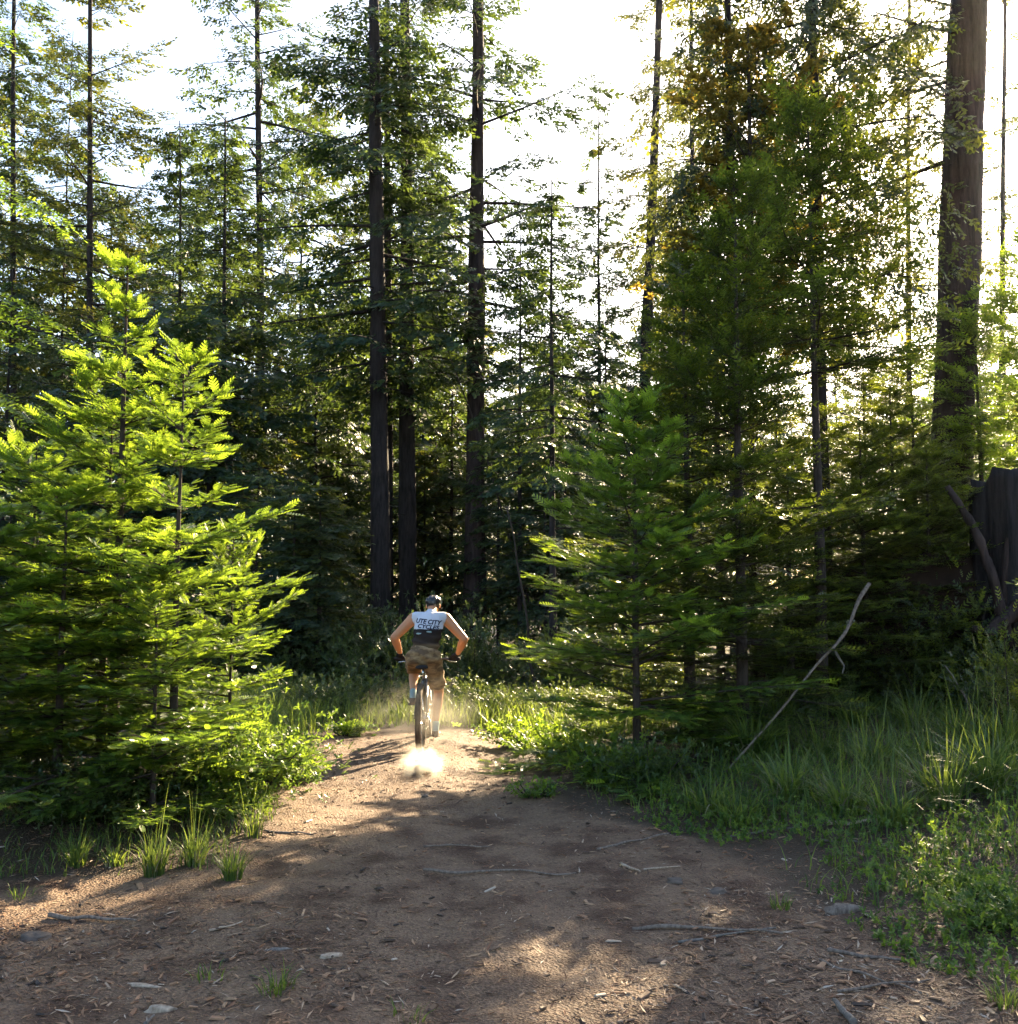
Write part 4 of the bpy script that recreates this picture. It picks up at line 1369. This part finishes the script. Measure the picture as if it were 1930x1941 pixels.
def torus(mb, c, Rr, r, n=48, k=10, flat=1.0, knob=0.0):
    a = np.linspace(0, 2 * math.pi, n, endpoint=False)
    b = np.linspace(0, 2 * math.pi, k, endpoint=False)
    A, B_ = np.meshgrid(a, b, indexing='ij')
    rr = r * (1 + knob * ((np.arange(n)[:, None] + np.arange(k)[None] % 2) % 2) * (np.cos(B_) > 0.2))
    d = Rr + rr * np.cos(B_)
    V = np.stack([c[0] + rr * np.sin(B_) * flat, c[1] + d * np.cos(A), c[2] + d * np.sin(A)], -1).reshape(-1, 3)
    i = np.arange(n)[:, None]
    j = np.arange(k)[None]
    Q = np.stack([i * k + j, ((i + 1) % n) * k + j, ((i + 1) % n) * k + (j + 1) % k, i * k + (j + 1) % k], -1).reshape(-1, 4)
    mb.add(V, None, Q)


bike = empty('mountain_bike', (RX, RY, RZ))
tag(bike, 'dusty mountain bike ridden away along the sunlit trail', 'bicycle')
HR, HF, BBP = np.array([0, 0, 0.355]), np.array([0, 1.13, 0.355]), np.array([0, 0.43, 0.285])


def wheel(hub, nm):
    mb = MB()
    torus(mb, hub, 0.325, 0.030, 90, 12, 1.05, 0.10)
    ty = mb
    mb = MB()
    torus(mb, hub, 0.295, 0.013, 48, 8, 1.1)
    rim = mb.build('wheel', m_dark, bike, smooth=True)
    ty.build('tyre', m_tyre, rim, smooth=True)
    mb = MB()
    for q in range(28):
        a = q / 28 * 2 * math.pi
        sx = 0.028 if q % 2 else -0.028
        b_ = a + (0.35 if (q // 2) % 2 else -0.35)
        mb.tube([hub + [sx, 0.022 * math.cos(b_), 0.022 * math.sin(b_)], hub + [0, 0.288 * math.cos(a), 0.288 * math.sin(a)]], 0.0016, 4)
    mb.build('spokes', m_metal, rim)
    mb = MB()
    mb.tube([hub + [-0.07, 0, 0], hub + [-0.03, 0, 0], hub + [0.03, 0, 0], hub + [0.07, 0, 0]], [0.010, 0.022, 0.022, 0.010], 12)
    mb.build('hub', m_dark, rim, smooth=True)
    mb = MB()
    a = np.linspace(0, 2 * math.pi, 24, endpoint=False)
    for rr_ in (0.08,):
        mb.tube([hub + [-0.050, 0, 0], hub + [-0.047, 0, 0]], 0.08, 24)
    mb.build('brake_disc', m_metal, rim)


wheel(HR, 'rear')
wheel(HF, 'front')
ST, HT0, HT1 = np.array([0, 0.30, 0.72]), np.array([0, 0.90, 0.78]), np.array([0, 0.93, 0.68])
mb = MB()
mb.tube([BBP, ST], 0.017, 10)
mb.tube([ST + [0, .01, -.03], HT0], 0.017, 10)
mb.tube([BBP, HT1], 0.021, 10)
mb.tube([HT0 + [0, -0.01, 0.02], HT1 + [0, 0.01, -0.02]], 0.023, 10)
mb.tube([BBP + [-0.036, 0, 0], BBP + [0.036, 0, 0]], 0.024, 12)
for s in (-1, 1):
    mb.tube([BBP + [s * 0.03, -0.03, 0], HR + [s * 0.062, 0.18, 0.0], HR + [s * 0.068, 0, 0]], [0.011, 0.010, 0.009], 8)
    mb.tube([ST + [s * 0.018, -0.01, -0.03], HR + [s * 0.052, 0.12, 0.2], HR + [s * 0.066, 0.0, 0.01]], [0.010, 0.009, 0.008], 8)
mb.build('frame', m_frame, bike, smooth=True)
mb = MB()
mb.tube([HT1 + [0, 0.01, -0.03], HT1 + [0, 0.02, -0.06]], 0.02, 8)
mb.tube([HT1 + [-0.065, 0.02, -0.05], HT1 + [0.065, 0.02, -0.05]], 0.018, 8)
for s in (-1, 1):
    mb.tube([HT1 + [s * 0.062, 0.02, -0.03], HF + [s * 0.062, -0.02, 0.12], HF + [s * 0.062, 0, 0]], [0.017, 0.021, 0.014], 10)
mb.build('fork', m_dark, bike, smooth=True)
mb = MB()
mb.tube([ST, ST + [0, -0.028, 0.13]], 0.0145, 10)
mb.build('seat_post', m_metal, bike, smooth=True)
sx_ = np.array([0, 0.22, 0.86])
sad = chain_mesh([[((0, 0.10, 0.868), (0.075, 0.04, 0.022)), ((0, 0.20, 0.872), (0.055, 0.05, 0.020)), ((0, 0.36, 0.868), (0.020, 0.03, 0.016))]], 0.008, 3)
link('saddle', sad, m_black, bike)
BAR = np.array([0, 0.84, 0.895])
mb = MB()
mb.tube([HT0 + [0, -0.01, 0.01], HT0 + [0, -0.015, 0.08]], 0.018, 10)
mb.tube([HT0 + [0, -0.015, 0.075], BAR + [0, 0, 0.0]], 0.018, 10)
mb.build('stem', m_dark, bike, smooth=True)
mb = MB()
mb.tube([BAR + [-0.36, -0.05, 0.025], BAR + [-0.15, -0.01, 0.02], BAR + [-0.05, 0, 0], BAR + [0.05, 0, 0], BAR + [0.15, -0.01, 0.02], BAR + [0.36, -0.05, 0.025]], 0.0125, 10)
mb.build('handlebar', m_dark, bike, smooth=True)
for s in (-1, 1):
    mb = MB()
    mb.tube([BAR + [s * 0.245, -0.03, 0.023], BAR + [s * 0.37, -0.052, 0.025]], 0.017, 10)
    mb.build('grip', m_black, bike, smooth=True)
    mb = MB()
    mb.tube([BAR + [s * 0.215, -0.02, 0.015], BAR + [s * 0.24, 0.04, -0.01], BAR + [s * 0.33, 0.03, -0.02]], 0.006, 6)
    mb.build('brake_lever', m_metal, bike, smooth=True)
# cranks at six and twelve o'clock, chainring, sprockets, chain
mb = MB()
mb.tube([BBP + [0.060, 0, 0], BBP + [0.068, 0.015, -0.168]], [0.013, 0.010], 8)
mb.tube([BBP + [-0.060, 0, 0], BBP + [-0.068, -0.015, 0.168]], [0.013, 0.010], 8)
mb.tube([BBP + [-0.06, 0, 0], BBP + [0.06, 0, 0]], 0.012, 8)
mb.build('crank', m_dark, bike, smooth=True)
for s, dz in ((1, -0.168), (-1, 0.168)):
    mb = MB()
    c0 = BBP + [s * 0.072, 0.015 * s, dz]
    for yy in (-0.04, 0.04):
        mb.tube([c0 + [0, yy, 0], c0 + [s * 0.095, yy, 0]], 0.007, 6)
    for xx in (0.004, 0.05, 0.095):
        mb.tube([c0 + [s * xx, -0.042, 0], c0 + [s * xx, 0.042, 0]], 0.0065, 6)
    mb.build('pedal', m_dark, bike)
mb = MB()
torus(mb, BBP + [0.048, 0, 0], 0.066, 0.005, 32, 6)
for q in range(4):
    a = q * math.pi / 2 + 0.4
    mb.tube([BBP + [0.048, 0, 0], BBP + [0.048, 0.064 * math.cos(a), 0.064 * math.sin(a)]], 0.006, 5)
mb.build('chainring', m_metal, bike)
mb = MB()
for q in range(8):
    mb.tube([HR + [0.026 + q * 0.0045, 0, 0], HR + [0.028 + q * 0.0045, 0, 0]], 0.085 - q * 0.0075, 20)
mb.build('cassette', m_metal, bike)
mb = MB()
mb.tube([HR + [0.046, 0, 0.055], BBP + [0.048, 0, 0.068]], 0.0045, 5)
mb.tube([HR + [0.046, 0.02, -0.12], BBP + [0.048, 0, -0.068]], 0.0045, 5)
mb.tube([HR + [0.046, 0.02, -0.03], HR + [0.046, 0.035, -0.08], HR + [0.046, 0.01, -0.125]], 0.010, 6)
mb.build('chain', m_metal, bike)

# ---- the person (one continuous body; clothes, helmet, gloves and shoes are its children)
man = empty('person', (RX, RY, RZ))
tag(man, 'cyclist in sleeveless white and dark jersey and camouflage shorts riding away', 'person')
V3 = Vector
sh = {-1: V3((-0.135, 0.60, 1.375)), 1: V3((0.215, 0.60, 1.375))}
el = {-1: V3((-0.345, 0.58, 1.165)), 1: V3((0.425, 0.58, 1.145))}
wr = {-1: V3((-0.300, 0.755, 0.985)), 1: V3((0.345, 0.755, 0.975))}
hip = {-1: V3((-0.085, 0.27, 0.965)), 1: V3((0.095, 0.27, 0.955))}
kn = {-1: V3((-0.135, 0.655, 0.815)), 1: V3((0.150, 0.53, 0.575))}
an = {-1: V3((-0.112, 0.345, 0.565)), 1: V3((0.132, 0.345, 0.215))}
pel, wai, che, nck, hd = V3((0.005, 0.26, 0.985)), V3((0.02, 0.37, 1.10)), V3((0.04, 0.52, 1.29)), V3((0.055, 0.66, 1.435)), V3((0.066, 0.785, 1.528))
torso = [(pel, (0.150, 0.105, 0.105)), (wai, (0.135, 0.095, 0.095)), (che, (0.150, 0.100, 0.105)), (V3((0.04, 0.58, 1.375)), (0.120, 0.075, 0.075))]
arm = lambda s: [(V3((0.04, 0.58, 1.36)), 0.065), (sh[s], 0.066), (lerp(sh[s], el[s], 0.45), 0.057), (el[s], 0.047), (lerp(el[s], wr[s], 0.35), 0.049), (wr[s], 0.028)]
leg = lambda s: [(pel, 0.085), (hip[s], 0.088), (lerp(hip[s], kn[s], 0.5), 0.076), (kn[s], 0.055), (lerp(kn[s], an[s], 0.33), 0.056), (lerp(kn[s], an[s], 0.7), 0.040), (an[s], 0.033)]
head = [(V3((0.052, 0.62, 1.41)), 0.060), (nck + V3((0.004, 0.02, 0.03)), 0.054), (hd + V3((0, 0.005, -0.035)), 0.066), (hd, (0.074, 0.092, 0.088)), (hd + V3((0, 0.025, -0.06)), (0.055, 0.06, 0.05))]
nose = [(hd + V3((0, 0.09, -0.03)), 0.012), (hd + V3((0, 0.108, -0.05)), 0.011)]
ears = [[(hd + V3((s * 0.074, -0.005, -0.02)), (0.008, 0.018, 0.026)), (hd + V3((s * 0.080, -0.010, -0.022)), (0.006, 0.016, 0.026))] for s in (-1, 1)]
foot = lambda s: [(an[s], 0.033), (an[s] + V3((0, -0.03, -0.05)), 0.030), (an[s] + V3((0, 0.12, -0.075)), 0.025)]
body = chain_mesh([torso, arm(-1), arm(1), leg(-1), leg(1), head, nose, foot(-1), foot(1)] + ears, 0.0085, 5, 'body')
link('body', body, m_skin, man)
# face
for s in (-1, 1):
    mb_ = chain_mesh([[(hd + V3((s * 0.030, 0.082, -0.012)), 0.010), (hd + V3((s * 0.030, 0.084, -0.012)), 0.010)]], 0.004, 1)
    link('eye', mb_, m_metal if False else m_sock, man)
mth = chain_mesh([[(hd + V3((-0.022, 0.088, -0.078)), 0.006), (hd + V3((0.022, 0.088, -0.078)), 0.006)]], 0.004, 1)
link('mouth', mth, m_shoe, man)
hair = chain_mesh([[(hd + V3((0, -0.028, -0.012)), (0.077, 0.072, 0.070)), (hd + V3((0, -0.035, -0.045)), (0.062, 0.055, 0.045))]], 0.009, 3)
link('hair', hair, m_hair, man)
# jersey
jer = chain_mesh([[(V3((0.01, 0.285, 1.015)), (0.158, 0.118, 0.08)), (V3((0.02, 0.37, 1.11)), (0.152, 0.112, 0.10)), (che, (0.168, 0.115, 0.115)), (V3((0.04, 0.575, 1.365)), (0.150, 0.088, 0.082)), (V3((0.05, 0.615, 1.41)), (0.085, 0.062, 0.055))],
                  [(V3((0.04, 0.575, 1.365)), 0.080), (lerp(sh[-1], V3((0.04, 0.58, 1.36)), 0.12), 0.074)], [(V3((0.04, 0.575, 1.365)), 0.080), (lerp(sh[1], V3((0.04, 0.58, 1.36)), 0.12), 0.074)],
                  [(V3((0.051, 0.612, 1.41)), 0.066), (nck, 0.060)]], 0.0085, 5, 'jersey')
bmj = bmesh.new()
bmj.from_mesh(jer)
for v_ in bmj.verts:                                       # gentle folds across the lower back
    c_ = v_.co
    w_ = float(sstep(1.30, 1.10, c_.z))
    f_ = 0.010 * w_ * math.sin(c_.z * 75 + 2.2 * math.sin(c_.x * 11))
    v_.co += v_.normal * f_
bmj.to_mesh(jer)
bmj.free()
jer = clip_mesh(jer, [(V3((-0.172, 0.6, 1.36)), V3((-1, 0, 0.15))), (V3((0.252, 0.6, 1.36)), V3((1, 0, 0.15))), (nck + V3((0, 0.0, 0.025)), V3((0, 0.45, 1))), (V3((0, 0.26, 1.01)), V3((0, -0.5, -1)))])
jo = link('jersey', jer, m_jersey, man)
jo['label'] = 'sleeveless jersey, white yoke over dark lower back'
# lettering laid on the back of the jersey
jb = bmesh.new()
jb.from_mesh(jer)
bvh = BVHTree.FromBMesh(jb)


def jersey_text(txt, cx, zc, width, height, tilt):
    cu = bpy.data.curves.new('t', 'FONT')
    cu.body = txt
    cu.align_x = 'CENTER'
    cu.align_y = 'CENTER'
    cu.shear = 0.25
    cu.offset = 0.035
    cu.resolution_u = 3
    ob = bpy.data.objects.new('t', cu)
    C.objects.link(ob)
    dg = bpy.context.evaluated_depsgraph_get()
    me = bpy.data.meshes.new_from_object(ob.evaluated_get(dg))
    bpy.data.objects.remove(ob)
    bm = bmesh.new()
    bm.from_mesh(me)
    bmesh.ops.triangulate(bm, faces=bm.faces[:])
    bmesh.ops.subdivide_edges(bm, edges=[e_ for e_ in bm.edges if e_.calc_length() > 0.15], cuts=2)
    xs = [v.co.x for v in bm.verts]
    ys = [v.co.y for v in bm.verts]
    for v in bm.verts:
        fx = (v.co.x - min(xs)) / (max(xs) - min(xs)) - 0.5
        fy = (v.co.y - min(ys)) / (max(ys) - min(ys)) - 0.5
        x_, z_ = cx + fx * width, zc + fy * height + tilt * fx * width
        hit = bvh.ray_cast(V3((x_, -2, z_)), V3((0, 1, 0)))
        yy = hit[0].y if hit[0] else 0.5
        v.co = V3((x_, yy - 0.004, z_))
    bm.to_mesh(me)
    bm.free()
    link('lettering', me, m_ink, jo)


jersey_text('UTE CITY', 0.045, 1.340, 0.285, 0.052, -0.10)
jersey_text('CYCLES', 0.045, 1.286, 0.235, 0.044, -0.10)
for px_, pz_, w_ in ((0.055, 1.235, 0.026), (-0.05, 1.215, 0.030)):
    hit = bvh.ray_cast(V3((px_, -2, pz_)), V3((0, 1, 0)))
    pk = chain_mesh([[(hit[0] + V3((-w_ * 0.6, 0, 0)), (w_ * 0.6, 0.012, 0.010)), (hit[0] + V3((w_ * 0.6, 0, -0.003)), (w_ * 0.6, 0.012, 0.011))]], 0.005, 3)
    link('pocket_item', pk, m_sock, jo)
jb.free()
# shorts
thg = lambda s: lerp(hip[s], kn[s], 0.80)
shorts = chain_mesh([[(V3((0.005, 0.275, 1.03)), (0.155, 0.112, 0.07)), (pel, (0.168, 0.125, 0.105))]] +
                    [[(pel + V3((s * 0.04, -0.01, -0.02)), (0.115, 0.115, 0.11)), (hip[s], 0.108), (lerp(hip[s], kn[s], 0.5), 0.100), (lerp(hip[s], kn[s], 0.98), 0.096)] for s in (-1, 1)], 0.0085, 4, 'shorts')
bms = bmesh.new()
bms.from_mesh(shorts)
for v_ in bms.verts:
    c_ = v_.co
    v_.co += v_.normal * 0.006 * math.sin(c_.z * 62 + 3 * math.sin(c_.x * 14) + c_.y * 20)
bms.to_mesh(shorts)
bms.free()
for s in (-1, 1):
    pass
dl, dr = (kn[-1] - hip[-1]).normalized(), (kn[1] - hip[1]).normalized()
bm = bmesh.new()
bm.from_mesh(shorts)
for s, d_, tcut in ((-1, dl, 0.86), (1, dr, 0.80)):
    cut = lerp(hip[s], kn[s], tcut)
    kill = [v for v in bm.verts if (v.co.x * s > -0.02 if s == -1 else v.co.x > 0.0) and (v.co - cut).dot(d_) > 0 and v.co.x * s > 0.0]
    bmesh.ops.delete(bm, geom=kill, context='VERTS')
bm.to_mesh(shorts)
bm.free()
so = link('shorts', shorts, m_short, man)
sol = so.modifiers.new('s', 'SOLIDIFY')
sol.thickness = 0.006
sol.offset = -1
sol = jo.modifiers.new('s', 'SOLIDIFY')
sol.thickness = 0.004
sol.offset = -1
# socks and shoes
for s in (-1, 1):
    d_ = (an[s] - kn[s]).normalized()
    sk = chain_mesh([[(an[s] - d_ * 0.045, 0.040), (an[s] - d_ * 0.01, 0.038), (an[s] + V3((0, -0.02, -0.03)), 0.038)]], 0.007, 3)
    link('sock', sk, m_sock, man)
    f0 = an[s]
    drop = 0.0 if s == 1 else -0.02
    shoe = chain_mesh([[(f0 + V3((0, -0.012, -0.035)), (0.040, 0.042, 0.035)), (f0 + V3((0, -0.040, -0.075)), (0.038, 0.040, 0.026)), (f0 + V3((0, 0.05, -0.070)), (0.044, 0.06, 0.030)), (f0 + V3((s * 0.008, 0.155, -0.082)), (0.045, 0.05, 0.024))],
                       [(f0 + V3((0, -0.045, -0.088)), (0.037, 0.035, 0.014)), (f0 + V3((0, 0.16, -0.094)), (0.046, 0.05, 0.012))]], 0.007, 3)
    link('shoe', shoe, m_shoe, man)
# gloves: palm and five bent fingers closed on the grip
for s in (-1, 1):
    g0 = V3(tuple(BAR + np.array([s * 0.305, -0.042, 0.024])))
    w0 = wr[s]
    palm_c = g0 + V3((0, -0.022, 0.030))
    ch = [[(w0 + (palm_c - w0) * 0.0, 0.031), (lerp(w0, palm_c, 0.5), (0.038, 0.026, 0.024)), (palm_c, (0.044, 0.022, 0.018))]]
    for f, (ox, ln) in enumerate(((-0.036, 0.95), (-0.012, 1.08), (0.012, 1.0), (0.034, 0.82))):
        b0 = g0 + V3((s * -ox, 0, 0))
        ch.append([(b0 + V3((0, -0.012, 0.030)), 0.0105), (b0 + V3((0, 0.020 * ln, 0.026)), 0.010), (b0 + V3((0, 0.030 * ln, 0.0)), 0.0095), (b0 + V3((0, 0.014, -0.022 * ln)), 0.0085)])
    t0 = g0 + V3((-s * 0.045, -0.025, 0.022))
    ch.append([(palm_c + V3((-s * 0.030, 0, -0.002)), 0.013), (t0, 0.012), (g0 + V3((-s * 0.056, -0.008, -0.012)), 0.0105), (g0 + V3((-s * 0.050, 0.012, -0.022)), 0.009)])
    gl = chain_mesh(ch, 0.0048, 2)
    link('glove', gl, m_glove, man)
# helmet with vents
hm = chain_mesh([[(hd + V3((0, -0.035, 0.035)), (0.092, 0.090, 0.070)), (hd + V3((0, 0.040, 0.040)), (0.090, 0.092, 0.068))], [(hd + V3((0, -0.085, 0.012)), (0.060, 0.040, 0.048)), (hd + V3((0, -0.04, 0.03)), (0.085, 0.08, 0.06))]], 0.007, 4)
bm = bmesh.new()
bm.from_mesh(hm)
for v in bm.verts:                                        # lengthwise vent grooves
    c_ = v.co - hd
    up_ = float(sstep(0.03, 0.07, c_.z)) * (1 if c_.y > -0.09 else 0.6)
    g_ = max(0.0, math.cos(c_.x * 2 * math.pi / 0.052)) ** 3
    v.co -= v.normal * 0.014 * g_ * up_ * (0.4 + 0.6 * abs(math.cos(c_.y * 30)))
bm.to_mesh(hm)
bm.free()
hm = clip_mesh(hm, [(hd + V3((0, 0, -0.022)), V3((0, 0.12, -1)))])
ho = link('helmet', hm, m_helmet, man)
sol = ho.modifiers.new('s', 'SOLIDIFY')
sol.thickness = 0.008
sol.offset = -1
mb = MB()
for s in (-1, 1):
    mb.tube([tuple(hd + V3((s * 0.086, 0.01, 0.0))), tuple(hd + V3((s * 0.078, 0.03, -0.06))), tuple(hd + V3((s * 0.03, 0.035, -0.105)))], 0.004, 5)
mb.build('strap', m_black, ho)

# ------------------------------------------------------------------ dust puff added in place of a lens flare spot, then the dust veil
dm = bpy.data.materials.new('dust_and_flare')
dm.use_nodes = True
dn, dl_ = dm.node_tree.nodes, dm.node_tree.links
dn.remove(dn['Principled BSDF'])
pv = dn.new('ShaderNodeVolumePrincipled')
pv.inputs['Color'].default_value = (1.0, 0.94, 0.82, 1)
pv.inputs['Anisotropy'].default_value = 0.55
tc = dn.new('ShaderNodeTexCoord')
gr = dn.new('ShaderNodeTexGradient')
gr.gradient_type = 'SPHERICAL'
dl_.new(tc.outputs['Object'], gr.inputs[0])
no = dn.new('ShaderNodeTexNoise')
no.inputs['Scale'].default_value = 2.6
no.inputs['Detail'].default_value = 6
dl_.new(tc.outputs['Object'], no.inputs['Vector'])
pw = dn.new('ShaderNodeMath')
pw.operation = 'POWER'
pw.inputs[1].default_value = 3.2
dl_.new(gr.outputs['Fac'], pw.inputs[0])
mu = dn.new('ShaderNodeMath')
mu.operation = 'MULTIPLY'
dl_.new(pw.outputs[0], mu.inputs[0])
cl = dn.new('ShaderNodeMapRange')
cl.inputs['From Min'].default_value = 0.40
cl.inputs['From Max'].default_value = 0.62
dl_.new(no.outputs['Fac'], cl.inputs['Value'])
dl_.new(cl.outputs[0], mu.inputs[1])
m2 = dn.new('ShaderNodeMath')
m2.operation = 'MULTIPLY'
m2.inputs[1].default_value = 85.0
dl_.new(mu.outputs[0], m2.inputs[0])
dl_.new(m2.outputs[0], pv.inputs['Density'])
dl_.new(pv.outputs[0], dn['Material Output'].inputs['Volume'])
me = bpy.data.meshes.new('dust')
bm = bmesh.new()
bmesh.ops.create_icosphere(bm, subdivisions=3, radius=1.0)
bm.to_mesh(me)
bm.free()
dust = link('dust', me, dm)
g = gnd(800, 1462)
dust.location = (g[0], g[1], 0.06)
dust.scale = (0.27, 0.62, 0.20)
tag(dust, 'added puff of dust standing in for a flare spot behind the rear tyre', 'dust', kind='stuff')

dm2 = dm.copy()
for nd in dm2.node_tree.nodes:
    if nd.type == 'MATH' and nd.operation == 'MULTIPLY' and abs(nd.inputs[1].default_value - 85.0) < 1e-3:
        nd.inputs[1].default_value = 0.5
    if nd.type == 'MATH' and nd.operation == 'POWER':
        nd.inputs[1].default_value = 1.3
veil = link('dust', me.copy(), None)
veil.data.materials.clear()
veil.data.materials.append(dm2)
veil.location = (RX - 0.03, RY + 0.15, 0.30)
veil.scale = (0.75, 0.95, 0.55)
tag(veil, 'faint golden dust hanging round the rear wheel', 'dust', kind='stuff')

# ------------------------------------------------------------------ thin haze added to stand in for lens flare near the sun
hz = bpy.data.materials.new('flare_haze')
hz.use_nodes = True
hn, hl = hz.node_tree.nodes, hz.node_tree.links
hn.remove(hn['Principled BSDF'])
pv = hn.new('ShaderNodeVolumePrincipled')
pv.inputs['Color'].default_value = (1.0, 0.96, 0.92, 1)
pv.inputs['Density'].default_value = 0.00009
pv.inputs['Anisotropy'].default_value = 0.8
hl.new(pv.outputs[0], hn['Material Output'].inputs['Volume'])
me = bpy.data.meshes.new('haze')
bm = bmesh.new()
bmesh.ops.create_cube(bm, size=1.0, matrix=Matrix.Translation((0, 300, 12)) @ Matrix.Diagonal((1900, 2500, 27, 1)))
bm.to_mesh(me)
bm.free()
haze = link('haze', me, hz)
tag(haze, 'thin haze added to clear forest air in place of lens flare', 'haze', kind='stuff')
